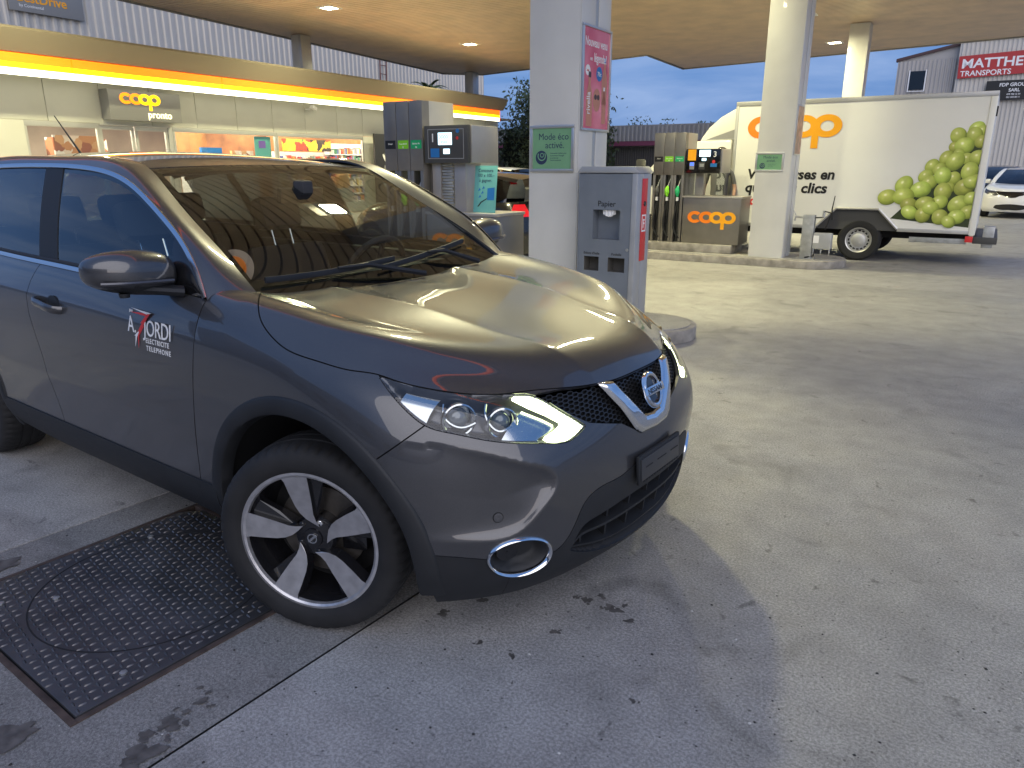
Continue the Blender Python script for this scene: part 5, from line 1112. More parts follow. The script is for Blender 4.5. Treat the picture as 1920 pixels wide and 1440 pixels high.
# side skin: doors and rear quarter
SS = build_side(300, 80)
def side_disp(S):
    n = gnormals(S); 
    if n[40, 150, 1] < 0: n = -n
    V = S; x, z = V[..., 0], V[..., 2]
    zl = .60+.03*(x+.5)*-1*.6; d = np.abs(z-zl); D = .006*np.exp(-np.sqrt(d**2+.006**2)/.07)*sstep(-3.2, -2.6, x)*(1-sstep(-.75, -.47, x))
    zu = .93-.03*(x+.5); d = np.abs(z-zu); D += .004*np.exp(-np.sqrt(d**2+.008**2)/.05)*(1-sstep(-.8, -.47, x))
    return S+n*D[..., None]
SS = side_disp(SS); SN = gnormals(SS)
if SN[40, 150, 1] < 0: SN = -SN
PS = gridpatch(SS, SN, np.zeros(SS.shape[:2]+(2,)))
xs_f = lambda p: p.V[:, 0]-np.interp(p.V[:, 2], [.2,.423,.509,.701,.874,.929,1.0,1.057,1.2], [-.555,-.55,-.543,-.512,-.488,-.482,-.474,-.469,-.46])
xs_b = lambda p: p.V[:, 0]-np.interp(p.V[:, 2], [.2,.42,.7,.88,.96,1.02,1.11,1.2], [-1.62,-1.63,-1.70,-1.765,-1.775,-1.74,-1.667,-1.64])
xs_r = lambda p: p.V[:, 0]-np.interp(p.V[:, 2], [.2,.42,.62,.80,1.0,1.2], [-2.32,-2.33,-2.38,-2.53,-2.74,-2.86])
zsill = lambda p: p.V[:, 2]-(.405+.0)
sd = clip(PS, np.hypot(PS.V[:, 0]+2.74, PS.V[:, 2]-.335)-.462)
doorF = clip(clip(clip(sd, -xs_f(sd)-g), xs_b(clip(sd, -xs_f(sd)-g))-g), zsill(clip(clip(sd, -xs_f(sd)-g), xs_b(clip(sd, -xs_f(sd)-g))-g)))
def seq(p, *fs):
    for f in fs: p = clip(p, f(p))
    return p
doorF = seq(sd, lambda p: -xs_f(p)-g, lambda p: xs_b(p)-g, zsill)
doorR = seq(sd, lambda p: -xs_b(p)-g, lambda p: xs_r(p)-g, zsill)
quart = seq(sd, lambda p: -xs_r(p)-g, lambda p: np.where(p.V[:, 0] < -2.8, 1.0, zsill(p)))
sillp = seq(sd, lambda p: -zsill(p)-.001, lambda p: p.V[:, 0]+2.52, lambda p: -xs_f(p)-g)
doors = []
for m in (1, -1):
    mm = (lambda p: p) if m == 1 else mirror
    doors.append([patchobj('door', mm(doorF), MP, car, .012), patchobj('door', mm(doorR), MP, car, .012)])
    patchobj('rear_quarter', mm(quart), MP, car, .012)
    patchobj('sill_cladding', mm(sillp.off(.006)), M_['plastic'], car, .02)
    patchobj('inner_panel', mm(seq(sd, lambda p: p.V[:, 2]-.3).off(-.016)), M_['dark'], car)
# sill front piece between arch and door
sf = seq(cut(PFX, ('arch', 1, 0), ('door', 1, 0)), lambda p: -zsill(p), lambda p: .2-p.V[:, 0])
for mm in ((lambda p: p), mirror): patchobj('sill_cladding', mm(sf.off(.007)), M_['plastic'], car, .02)

# wheel-arch trim, liners
def arch_trim(cx, skin, mm):
    """black lip that follows the body skin round the arch"""
    V = []; F = []
    n = 56; ang = np.linspace(R(-11), R(194), n)
    pr = [(.425, -.035), (.432, .004), (.440, .0085), (.484, .0085), (.491, .004), (.492, -.006)]
    rows = []
    for a in ang:
        row = []
        for r_, o in pr:
            x, z = cx+r_*math.cos(a), .33+r_*math.sin(a); z = max(z, .240)
            d = np.hypot(skin.V[:, 0]-x, (skin.V[:, 2]-z)) + 10*(skin.V[:, 1] < .55)
            k = np.argsort(d)[:4]; w = 1/(d[k]+.002); y = (skin.V[k, 1]*w).sum()/w.sum(); nn = (skin.N[k]*w[:, None]).sum(0)/w.sum()
            row.append((x+nn[0]*o*.5, y+o, z+0*nn[2]))
        rows.append(row)
    P = np.array(rows)
    for _ in range(3): P[1:-1, :, 1] = (P[:-2, :, 1]+2*P[1:-1, :, 1]+P[2:, :, 1])/4
    P = P*np.array([1, mm, 1]); k = len(pr)
    bm = bmesh.new(); vv = [[bm.verts.new(q) for q in r_] for r_ in P]
    for i in range(n-1):
        for j in range(k-1): bm.faces.new((vv[i][j], vv[i+1][j], vv[i+1][j+1], vv[i][j+1]))
    frombm('wheel_arch_trim', bm, M_['plastic'], car, smooth=True, ang=50)
    bm = bmesh.new(); vv = [[bm.verts.new((cx+.455*math.cos(a), mm*y, max(.33+.455*math.sin(a), .2))) for y in (.86-.12*max(0, (math.cos(a)-.6)/.4), .50)] for a in ang]
    for i in range(n-1): bm.faces.new((vv[i][0], vv[i+1][0], vv[i+1][1], vv[i][1]))
    frombm('wheel_liner', bm, M_['dark'], car, smooth=True)
    bm = bmesh.new(); c = [bm.verts.new((cx+.455*math.cos(a), mm*.50, max(.33+.455*math.sin(a), .2))) for a in ang]; bm.faces.new(c)
    frombm('wheel_liner', bm, M_['dark'], car)
sideall = Patch(np.concatenate([PF.V, PS.V]), np.concatenate([PF.N, PS.N]), np.concatenate([PF.C, PS.C]), PF.T)
for m in (1, -1): arch_trim(.012, sideall, m); arch_trim(-2.74, PS, m)

# ---------------------------------------------------------------- lamps, grille, bumper details
bowl = lambda p, nm, e, dep, w: p.off(-(e+dep*sstep(0, w, p.C[:, FI[nm]])))
hl_p = cut(PFX, ('head', 1, 0)); dr_p = cut(PFX, ('drl', 1, 0)); gr_p = cut(PFX, ('grille', 1, -.004)); in_p = cut(PFX, ('intake', 1, -.003)); fg_p = cut(PFX, ('fog', 1, -.003)); ve_p = cut(PFX, ('vee', 1, 0))
M_['lampin'] = pmat('lamp_bezel', (.10, .10, .11), .25, .6)
M_['reflector'] = pmat('lamp_reflector', (.55, .57, .58), .12, 1.0)
def ring_at(name, c, n, ro, ri, th, m, parent, nseg=32, squash=1.0, clipz=None):
    """flat ring facing n at c"""
    n = Vector(n).normalized(); s = n.cross(Vector((0, 0, 1))).normalized(); u = s.cross(n)
    Mx = Matrix(((s.x, u.x, n.x, c[0]), (s.y, u.y, n.y, c[1]), (s.z, u.z, n.z, c[2]), (0, 0, 0, 1)))
    prof = [(ri, 0), (ri, th), ((ri+ro)/2, th*1.15), (ro, th), (ro, 0)]
    return lathe(name, prof, m, parent, nseg, 'z', Mx @ Matrix.Diagonal((1, squash, 1, 1)))
def headlight(m):
    mm = (lambda p: p) if m == 1 else mirror
    h = patchobj('headlight', mm(bowl(hl_p, 'head', .003, .062, .03)), M_['lampin'], car, auto=True)
    patchobj('lens', mm(cut(PFX, ('head', 1, .0012)).off(-.001)), M_['lens'], h)
    d = patchobj('daytime_light', mm(dr_p.off(-.007)), M_['drl'], h)
    fwd = Vector((.80, .52*m, -.02)).normalized()
    def P(pt, off): 
        a, b = near([pt])[0]; p, n = chart2(a, b, off); p[1] *= m; return Vector(p)
    for pt, r_ in (((.515, .680, .823), .044), ((.603, .578, .803), .041)):
        c = P(pt, -.048)
        ring_at('projector_ring', c+fwd*.012, fwd, r_+.008, r_, .016, M_['reflector'], h)
        ring_at('projector_bowl', c-fwd*.004, fwd, r_, .004, .004, M_['reflector'], h)
        prof = [(r_*.74*math.cos(t), r_*.55*math.sin(t)) for t in np.linspace(0, math.pi/2, 8)]
        s = fwd.cross(Vector((0, 0, 1))).normalized(); u = s.cross(fwd); cc = c+fwd*.004
        lathe('projector_lens', prof, M_['projlens'], h, 28, 'z', Matrix(((s.x, u.x, fwd.x, cc.x), (s.y, u.y, fwd.y, cc.y), (s.z, u.z, fwd.z, cc.z), (0, 0, 0, 1))))
    # bright brow lines under each projector and the amber-side reflector panel
    for pts in ([(.470,.690,.852),(.492,.711,.812),(.535,.690,.786),(.560,.652,.797)], [(.553,.590,.846),(.575,.618,.810),(.614,.607,.768),(.633,.566,.781)]):
        tube('brow_line', [P(q, -.026) for q in resample(pts, 14)], .0042, M_['reflector'], h, 6)
    q = patchobj('side_reflector', mm(seq(hl_p, lambda p: p.C[:, FI['head']]-.012, lambda p: .455-p.V[:, 0], lambda p: p.V[:, 0]-.37).off(-.03)), M_['reflector'], h)
    patchobj('inner_reflector', mm(seq(hl_p, lambda p: p.C[:, FI['head']]-.010, lambda p: -p.C[:, FI['drl']]-.004, lambda p: p.V[:, 0]-.63).off(-.028)), M_['reflector'], h)
    return h
M_['projlens'] = pmat('projector_glass', (.12, .14, .16), .03, .2, 1.0)
for m in (1, -1): headlight(m)
gr = patchobj('grille', both(gr_p.off(-.052)), M_['dark'], car)
def honeycomb(parent, field, x0b, name, mgn, cw=.027, ch=.0155, extra=None):
    """hexagon mesh laid over the skin inside a region"""
    ga = [p for p in gr_p.C[:, 0]]; a0, a1 = min(ga), CS-min(ga); b0, b1 = gr_p.C[:, 1].min(), gr_p.C[:, 1].max()
    bm = bmesh.new(); done = set(); fld = gr_p.C[:, FI[field]]
    na = int((a1-a0)/(cw*.75))+2; nb = int((b1-b0)/ch)+2
    def inside(a, b):
        aa = a if a <= A_MAX else CS-a; k = ((gr_p.C[:, 0]-aa)**2+(gr_p.C[:, 1]-b)**2).argmin()
        if (gr_p.C[k, 0]-aa)**2+(gr_p.C[k, 1]-b)**2 > .015**2: return False
        return gr_p.C[k, FI['grille']] > mgn
    off = -A_MAX % (cw*.75)
    for i in range(na):
        for j in range(nb):
            ca = a0+i*cw*.75; cb = b0+(j+.5*(i % 2))*ch
            hexa = [(ca+cw/2*math.cos(R(60*k)), cb+ch/math.sqrt(3)*math.sin(R(60*k))) for k in range(6)]
            for k in range(6):
                p, q = hexa[k], hexa[(k+1) % 6]; key = (round((p[0]+q[0])*500), round((p[1]+q[1])*500))
                if key in done: continue
                done.add(key)
                if not (inside(*p) and inside(*q)): continue
                P0, n0 = chart2(*p, -.016); P1, n1 = chart2(*q, -.016); P0, P1, n0 = Vector(P0), Vector(P1), Vector(n0); t = (P1-P0).normalized(); s = t.cross(n0).normalized()*.0019; d = n0*.012
                vs_ = [bm.verts.new(v) for v in (P0+s, P0-s, P1-s, P1+s, P0+s-d, P0-s-d, P1-s-d, P1+s-d)]
                for f in ((0,1,2,3),(0,4,5,1),(2,6,7,3),(1,5,6,2),(3,7,4,0)): bm.faces.new([vs_[z] for z in f])
    o = frombm(name, bm, M_['grillebar'], parent); o['kind'] = 'stuff'; return o
M_['grillebar'] = pmat('grille_bars', (.014, .0145, .016), .35)
honeycomb(gr, 'grille', 0, 'honeycomb_mesh', .004)
patchobj('chrome_vee', both(ve_p.off(.004+.014*np.sqrt(sstep(0, .014, ve_p.C[:, FI['vee']])))), M_['chrome'], gr, auto=True)
# badge
pb, nb_ = chart2(A_MAX, near([(.783, 0, .768)])[0][1], .018); pb = Vector(pb); nb_ = Vector(nb_)
s_ = Vector((0, 1, 0)); u_ = nb_.cross(s_).normalized()
if u_.z < 0: u_ = -u_
s_ = u_.cross(nb_).normalized()
MB = Matrix(((s_.x, u_.x, nb_.x, pb.x), (s_.y, u_.y, nb_.y, pb.y), (s_.z, u_.z, nb_.z, pb.z), (0, 0, 0, 1)))
bd = lathe('badge', [(.046, 0), (.046, .010), (.052, .013), (.058, .011), (.061, .004), (.061, 0)], M_['chrome'], gr, 40, 'z', MB @ Matrix.Diagonal((.94, 1.05, 1, 1)))
lathe('badge_back', [(.050, -.012), (.050, .002), (0, .003)], M_['gloss'], gr, 32, 'z', MB)
box('badge_bar', -.070, .070, -.0145, .0145, .004, .016, M_['chrome'], gr, .003, MB)
text('badge_text', 'NISSAN', .024, M_['gloss'], MB @ Matrix.Translation((0, -.0085, .0163)), gr, .02, .0006, 'CENTER', 1.25)
# lower intake: cavity, slats, plate
it = patchobj('lower_intake', both(in_p.off(-(.004+.07*sstep(0, .02, in_p.C[:, FI['intake']])))), M_['dark'], car, auto=True)
def slat(zf, o0, o1, th, m, name='slat'):
    t0 = near(INT_T); t1 = near(INT_B)[::-1]
    n = 40; a_ = np.linspace(t0[0][0]+.004, CS-t0[0][0]-.004, n); bm = bmesh.new(); rows = []
    tb = lambda a: np.interp(a if a < A_MAX else CS-a, t0[:, 0], t0[:, 1]); bb = lambda a: np.interp(a if a < A_MAX else CS-a, t1[:, 0], t1[:, 1])
    for a in a_:
        b = bb(a)+(tb(a)-bb(a))*zf; row = []
        for db, o in ((-th/2, o0), (th/2, o0), (th/2+.004, o1), (-th/2-.004, o1)): row.append(bm.verts.new(chart2(a, b+db, o)[0]))
        rows.append(row)
    for i in range(n-1):
        for j in range(4): bm.faces.new((rows[i][j], rows[i+1][j], rows[i+1][(j+1) % 4], rows[i][(j+1) % 4]))
    frombm(name, bm, m, it, smooth=True)
slat(.66, -.004, -.055, .009, M_['plastic']); slat(.20, -.012, -.06, .008, M_['plastic'])
for i in range(7):
    a = A_MAX+(i-3)*.115; bt = np.interp(a if a < A_MAX else CS-a, near(INT_T)[:, 0], near(INT_T)[:, 1]); bo = np.interp(a if a < A_MAX else CS-a, near(INT_B)[::-1][:, 0], near(INT_B)[::-1][:, 1])
    bm = bmesh.new(); vv = [bm.verts.new(chart2(a+da, b, o)[0]) for da in (-.004, .004) for b, o in ((bo, -.02), (bt, -.02), (bt, -.065), (bo, -.065))]
    for f in ((0,1,2,3),(7,6,5,4),(0,4,5,1),(2,6,7,3)): bm.faces.new([vv[k] for k in f])
    frombm('intake_rib', bm, M_['plastic'], it)
pl_c, pl_n = chart2(A_MAX, near([(.826, 0, .535)])[0][1], .004); MPl = facing(pl_c, 1, 0, .06)
pl = box('licence_plate', -.158, .158, -.05, .05, 0, .012, M_['plastic'], car, .004, MPl)
box('plate_field', -.146, .146, -.038, .038, .012, .0155, M_['platef'] if 'platef' in M_ else pmat('plate_dark', (.035, .036, .04), .4), pl, .002)
for k in range(14): box('plate_vent', -.130+k*.02, -.118+k*.02, -.046, -.041, .0122, .014, M_['dark'], pl, 0)
for k, (x_, w_) in enumerate(((-.115, .05), (-.03, .07), (.075, .06))): box('plate_slot', x_, x_+w_, .002, .006, .0157, .0163, M_['dark'], pl, 0)
# fog lamp surrounds, sensors
for m in (1, -1):
    mm = (lambda p: p) if m == 1 else mirror
    fo = patchobj('fog_lamp_recess', mm(fg_p.off(-(.004+.045*sstep(0, .025, fg_p.C[:, FI['fog']])))), M_['plastic'], car, auto=True)
    c = near([FOG_C])[0]; bm = bmesh.new(); rings = []
    for k in range(48):
        t = 2*math.pi*k/48; uu, vv_ = math.cos(t), math.sin(t); ca, sa = math.cos(R(4)), math.sin(R(4)); row = []
        for sc_, o in ((.93, -.006), (.945, .008), (1.0, .012), (1.055, .008), (1.07, -.004)):
            x_, y_ = .099*sc_*uu, .068*sc_*vv_; p_, _ = chart2(c[0]+x_*ca-y_*sa, c[1]+x_*sa+y_*ca, o); row.append(bm.verts.new((p_[0], p_[1]*m, p_[2])))
        rings.append(row)
    for k in range(48):
        for j in range(4): bm.faces.new((rings[k][j], rings[(k+1) % 48][j], rings[(k+1) % 48][j+1], rings[k][j+1]))
    frombm('fog_lamp_ring', bm, M_['chrome'], fo, smooth=True, ang=60)
    p_, n_ = chart2(c[0]-.035, c[1]+.006, -.03); p_[1] *= m; n_[1] *= m
    ring_at('fog_lamp', p_, n_, .034, .002, .008, M_['gloss'], fo)
    for pt in ((.646, .658, .504),):
        a, b = near([pt])[0]; p_, n_ = chart2(a, b, -.002); p_[1] *= m; n_[1] *= m
        ring_at('parking_sensor', p_, n_, .0140, .0005, .0055, MP, car, 24); ring_at('sensor_gap', p_, n_, .0165, .0142, .0028, M_['dark'], car, 24)
    tube('bumper_seam', [Vector(chart2(a, b, .001)[0])*1 if m == 1 else Vector(np.array(chart2(a, b, .001)[0])*[1, -1, 1]) for a, b in zip(np.full(6, near([(.60, .585, .22)])[0][0]), np.linspace(near([(.60,.585,.215)])[0][1], near([(.66,.575,.285)])[0][1], 6))], .0018, M_['dark'], car, 5)
# ---------------------------------------------------------------- greenhouse
def mir(P): return np.asarray(P)*np.array([1, -1, 1])
def skin(E, C, nv, nu, full=True):
    e = resample(E, nv); c = resample(C, nv); u = np.linspace(-1, 1, nu) if full else np.linspace(0, 1, nu)
    U = u[None, :, None]; S = c[:, None]+(e-c)[:, None]*U**2
    S[..., 1] = e[:, None, 1]*u[None]
    n = gnormals(S)
    if n[nv//2, nu//2, 2] < 0: n = -n
    uv = np.stack(np.meshgrid(u, np.linspace(0, 1, nv)), -1)
    return gridpatch(S, n, uv)
WE = [(-.40,.705,1.078),(-.59,.67,1.20),(-.822,.64,1.312),(-1.02,.61,1.415),(-1.17,.585,1.494)]
WC = [(-.36,0,1.042),(-.56,0,1.18),(-.77,0,1.305),(-1.0,0,1.418),(-1.23,0,1.507)]
def polyfit3(P, deg, n=9):
    P = np.array(P, float); t = chord(P)/chord(P)[-1]; q = np.linspace(0, 1, n); return np.stack([np.polyval(np.polyfit(t, P[:, k], deg), q) for k in range(3)], 1)
WE, WC = polyfit3(WE, 2), polyfit3(WC, 2)
ws = skin(WE, WC, 40, 60)
patchobj('windshield', ws, M_['glass'], car)
frit = clip(ws, np.maximum(np.maximum(np.abs(ws.C[:, 0])-.945, .085-ws.C[:, 1]), ws.C[:, 1]-.955)).off(-.004)
patchobj('windshield_frit', frit, M_['gloss'], car)
RE = [(-1.17,.585,1.494),(-1.5,.587,1.524),(-1.9,.583,1.54),(-2.4,.577,1.541),(-2.9,.56,1.51),(-3.2,.54,1.47)]
RC = [(-1.23,0,1.507),(-1.5,0,1.543),(-1.9,0,1.572),(-2.4,0,1.578),(-2.9,0,1.55),(-3.25,0,1.505)]
rf = skin(RE, RC, 60, 60)
patchobj('roof', clip(rf, rf.C[:, 1]-.004), MP, car, .012)
patchobj('headlining', rf.off(-.035), M_['headlin'], car)
CP = [(-.465,.832,1.068),(-.62,.793,1.222),(-.83,.759,1.34),(-1.09,.729,1.448),(-1.42,.714,1.498),(-1.75,.707,1.508),(-2.3,.702,1.505),(-2.8,.687,1.475),(-3.15,.65,1.42)]
WP = [(-.365,.695,1.072),(-.59,.672,1.203),(-.822,.642,1.316),(-1.02,.612,1.419),(-1.19,.587,1.499),(-1.65,.587,1.534),(-2.2,.582,1.5445),(-2.8,.566,1.522),(-3.2,.54,1.473)]
c_, w_ = resample(CP, 90), resample(WP, 90)
mid = (c_+w_)/2+np.array([0, .020, .022])*np.interp(np.linspace(0, 1, 90), [0, .12, .3, 1], [.35, .8, 1, 1])[:, None]
q1 = c_*.72+w_*.28+np.array([0, .018, .012])*np.interp(np.linspace(0, 1, 90), [0, .12, .3, 1], [.35, .8, 1, 1])[:, None]
G = ncs([0, .3, .55, 1], np.stack([c_, q1, mid, w_]), np.linspace(0, 1, 18))
Gn = gnormals(G)
if Gn[9, 45, 2] < 0: Gn = -Gn
pp = gridpatch(G, Gn, np.zeros(G.shape[:2]+(2,)))
for mm in ((lambda p: p), mirror): patchobj('roof_pillar', mm(pp), MP, car, .01)
# side glass between belt and cant rail
B7 = ncs(chord(pad(ROWS)[4]), pad(ROWS)[7], np.linspace(0, chord(pad(ROWS)[4])[-1], 600))
B7 = B7[(B7[:, 1] > .5)]; o_ = np.argsort(B7[:, 0]); B7 = B7[o_]
ct = resample(CP, 200)[::-1]
xg = np.linspace(-3.05, -.475, 180); zb = np.interp(xg, B7[:, 0], B7[:, 2]); yb = np.interp(xg, B7[:, 0], B7[:, 1])-.006
zt = np.interp(xg, ct[:, 0], ct[:, 2])-.004; yt = np.interp(xg, ct[:, 0], ct[:, 1])-.006; zt = np.maximum(zt, zb+.001)
tau = np.linspace(0, 1, 24)[:, None]
SG = np.stack([np.broadcast_to(xg, (24, 180)), yb+(yt-yb)*tau+.010*np.sin(np.pi*tau), zb+(zt-zb)*tau], -1)
SGn = gnormals(SG)
if SGn[12, 60, 1] < 0: SGn = -SGn
sg = gridpatch(SG, SGn, np.zeros((24, 180, 2)))
edge = lambda x0: (lambda p: p.V[:, 0]-(x0-.30*(p.V[:, 2]-1.10)))
for m in (1, -1):
    mm = (lambda p: p) if m == 1 else mirror
    patchobj('side_window', mm(seq(sg, edge(-1.53), lambda p: -edge(-.665)(p)+.0*p.V[:, 0])), M_['glassdoor'], doors[(1-m)//2][0])
    patchobj('mirror_sail', mm(seq(sg, edge(-.665)).off(.002)), M_['gloss'], doors[(1-m)//2][0], .01)
    patchobj('pillar_cover', mm(seq(sg, lambda p: -edge(-1.53)(p), edge(-1.70)).off(.003)), M_['plastic'], car, .01)
    patchobj('side_window', mm(seq(sg, lambda p: -edge(-1.70)(p), edge(-2.45))), M_['glasstint'], doors[(1-m)//2][1])
    patchobj('pillar_cover', mm(seq(sg, lambda p: -edge(-2.45)(p), edge(-2.53)).off(.003)), M_['plastic'], car, .01)
    patchobj('quarter_window', mm(seq(sg, lambda p: -edge(-2.53)(p))), M_['glasstint'], car)
    sy = np.array([1, m, 1])
    # black rubber round the glass, bright strip outside it
    top = np.stack([xg, yt, zt], 1)[::6]; top = top[top[:, 2] > np.interp(top[:, 0], B7[:, 0], B7[:, 2])+.004]
    top = np.concatenate([top, [[-.472, .830, 1.070]]])
    def strip(name, pts, wd, th, o, mt):
        pts = resample(pts, 90); bm = bmesh.new(); rows = []
        for k in range(len(pts)):
            t = pts[min(k+1, 89)]-pts[max(k-1, 0)]; t /= np.linalg.norm(t); n = np.array([0, .93, .37]); n -= t*(n@t); n /= np.linalg.norm(n); s = np.cross(t, n)
            P = pts[k]+n*o; rows.append([bm.verts.new((P+s*a*wd+n*b*th)*sy) for a, b in ((-.5, 0), (-.42, .8), (0, 1), (.42, .8), (.5, 0))])
        for k in range(89):
            for j in range(4): bm.faces.new((rows[k][j], rows[k+1][j], rows[k+1][j+1], rows[k][j+1]))
        frombm(name, bm, mt, car, smooth=True, ang=60)
    strip('window_trim', top+np.array([0, .003, .000]), .021, .005, .003, M_['satin'])
    strip('window_seal', top+np.array([0, -.001, -.020]), .022, .003, .003, M_['plastic'])
    bl = np.stack([xg, yb+.010, zb+.004], 1)[::6]; bl = bl[bl[:, 0] < -.66]
    strip('belt_trim', bl, .020, .005, .0, M_['satin'])
    strip('window_seal', bl+np.array([0, -.010, .014]), .014, .003, .002, M_['plastic'])
# cowl and wipers
bm = bmesh.new(); rows = []
for u in np.linspace(-1, 1, 40):
    e = .70*u; zc = 1.036+.030*u*u
    rows.append([bm.verts.new(p) for p in ((-.34, e*1.02, zc-.03), (-.385, e*1.0, zc+.0), (-.43, e*1.0, zc+.008), (-.52, e*.985, zc+.03-.02*u*u))])
for i in range(39):
    for j in range(3): bm.faces.new((rows[i][j], rows[i+1][j], rows[i+1][j+1], rows[i][j+1]))
frombm('cowl', bm, M_['plastic'], car, smooth=True)
def wspt(u, v, off):
    e = ncs(chord(np.array(WE)), np.array(WE), [v*chord(np.array(WE))[-1]])[0]; c = ncs(chord(np.array(WC)), np.array(WC), [v*chord(np.array(WC))[-1]])[0]
    p = c+(e-c)*u*u; p[1] = e[1]*u; return Vector(p)+Vector((.45, 0, .85))*off
for (ua, va, ub, vb, up, vp) in ((-.90, .05, .05, .115, .18, .0), (-.10, .07, .80, .15, .72, -.01)):
    pts = [wspt(ua+(ub-ua)*t, va+(vb-va)*t, .020) for t in np.linspace(0, 1, 12)]
    w = empty('wiper'); w.parent = car
    tube('wiper_blade', pts, .009, M_['plastic'], w, 6, flat=(.7, 1.4))
    tube('wiper_arm', [wspt(up, vp, .02), wspt((up+ua+ub)/3, (vp+va+vb)/3+.015, .045), wspt((ua+ub)/2, (va+vb)/2, .032)], [.013, .010, .006], M_['plastic'], w, 6)

# ---------------------------------------------------------------- mirrors, handles, lettering
def mirror_unit(m, door):
    V = []; nu, nv = 40, 26
    bm = bmesh.new(); g_ = []
    for i in range(nv+1):
        th = math.pi*i/nv; row = []
        for j in range(nu):
            ph = 2*math.pi*j/nu; se = lambda c, e: math.copysign(abs(c)**e, c)
            y = se(math.cos(th), .75); r_ = max(math.sin(th), 0)**.62; x = se(math.cos(ph), .8)*r_; z = se(math.sin(ph), .8)*r_
            k = 1-.20*max(y, 0)                        # slimmer towards the tip
            X = .088*x*k*(1 if x > 0 else .62); Y = .145*y; Z = .080*z*k*(1.0 if z > 0 else .92)
            X -= .035*max(y, 0)**2; Z += .012*y
            row.append(bm.verts.new((-.69+X, m*(.965+Y), 1.155+Z)))
        g_.append(row)
    for i in range(nv):
        for j in range(nu):
            f = bm.faces.new((g_[i][j], g_[i][(j+1) % nu], g_[i+1][(j+1) % nu], g_[i+1][j]))
            zc = (g_[i][j].co.z+g_[i+1][j].co.z)/2-1.155-.03*(abs(g_[i][j].co.y)-.965); xc = g_[i][j].co.x
            f.material_index = 1 if zc < -.046 or xc < -.735 else 0
    bmesh.ops.remove_doubles(bm, verts=bm.verts[:], dist=1e-5)
    o = frombm('door_mirror', bm, [MP, M_['plastic']], door, smooth=True, ang=60)
    bm = bmesh.new(); btube(bm, [(-.60, m*.835, 1.085), (-.63, m*.90, 1.095), (-.67, m*.96, 1.105)], [.035, .032, .04], 10, flat=(1.2, .55)); frombm('mirror_foot', bm, M_['plastic'], o, smooth=True)
    pts = [(-.602-.010*t-.035*max(0, t)**2, m*(.965+.13*t), 1.130+.004*t) for t in np.linspace(-.75, .95, 14)]
    tube('turn_signal', pts, .006, M_['lampin'], o, 6, flat=(1, 1.1))
    pts = [(-.598-.010*t-.030*max(0, t)**2, m*(.965+.13*t), 1.144+.004*t) for t in np.linspace(-.7, .9, 30)]
    lathe('puddle_camera', [(.018, 0), (.016, -.014), (0, -.016)], M_['plastic'], o, 16, 'z', Matrix.Translation((-.66, m*1.01, 1.094)))
for m, d in ((1, doors[0][0]), (-1, doors[1][0])): mirror_unit(m, d)
def handle(m, door, x0, z0):
    y = .897
    h = empty('door_handle'); h.parent = door
    lathe('painted_handle_cup', [(.0, .0035), (.040, .003), (.052, 0)], M_['plastic'], h, 28, 'y', Matrix.Translation((x0+.03, m*(y-.001), z0)) @ Matrix.Diagonal((1.15, m, .85, 1)))  # proud black disc painted for the dark of the handle's recess
    pts = [(x0-.115, m*(y+.002), z0+.012), (x0-.10, m*(y+.022), z0+.013), (x0-.03, m*(y+.034), z0+.008), (x0+.05, m*(y+.034), z0-.002), (x0+.085, m*(y+.022), z0-.008), (x0+.10, m*(y-.002), z0-.012)]
    tube('handle_grip', [Vector(p) for p in resample(pts, 16)], .014, MP, h, 10, flat=(.6, 1.25))
for m in (1, -1):
    handle(m, doors[(1-m)//2][0], -1.545, .942); handle(m, doors[(1-m)//2][1], -2.42, .965)
dl = doors[1][0]
MT = facing((-.893, -.9035, .868), 0, -1, .10)
text('door_lettering', 'A.', .085, M_['white'], MT @ Matrix.Translation((-.012, .048, 0)), dl, .004, .0006, sx=.80, shear=.0)
text('door_lettering', 'JORDI', .085, M_['white'], MT @ Matrix.Translation((.100, .046, 0)), dl, .0, .0006, sx=.84, shear=.06, space=.95)
text('door_lettering', 'ELECTRICITE', .026, M_['white'], MT @ Matrix.Translation((.112, .020, 0)), dl, .006, .0006, sx=.86, space=1.25)
text('door_lettering', 'TELEPHONE', .026, M_['white'], MT @ Matrix.Translation((.114, -.008, 0)), dl, .006, .0006, sx=.95, space=1.3)
text('door_lettering', 'JAN', .014, M_['white'], MT @ Matrix.Translation((.004, .122, 0)), dl, 0, .0006)
prism('lightning_mark', [(.012,.122),(.150,.130),(.098,.080),(.108,.082),(.068,.040),(.062,-.006),(.058,.042),(.048,.040),(.090,.088),(.080,.087),(.118,.117)], 0, .0008, M_['red'], dl, 'z', M=MT)
prism('lightning_mark', [(.02,.138),(.16,.131),(.125,.124)], 0, .0008, M_['white'], dl, 'z', M=MT)
prism('lightning_mark', [(.056,.050),(.070,.056),(.052,.030),(.040,-.004),(.044,.036),(.036,.036)], .0009, .0014, M_['white'], dl, 'z', M=MT)

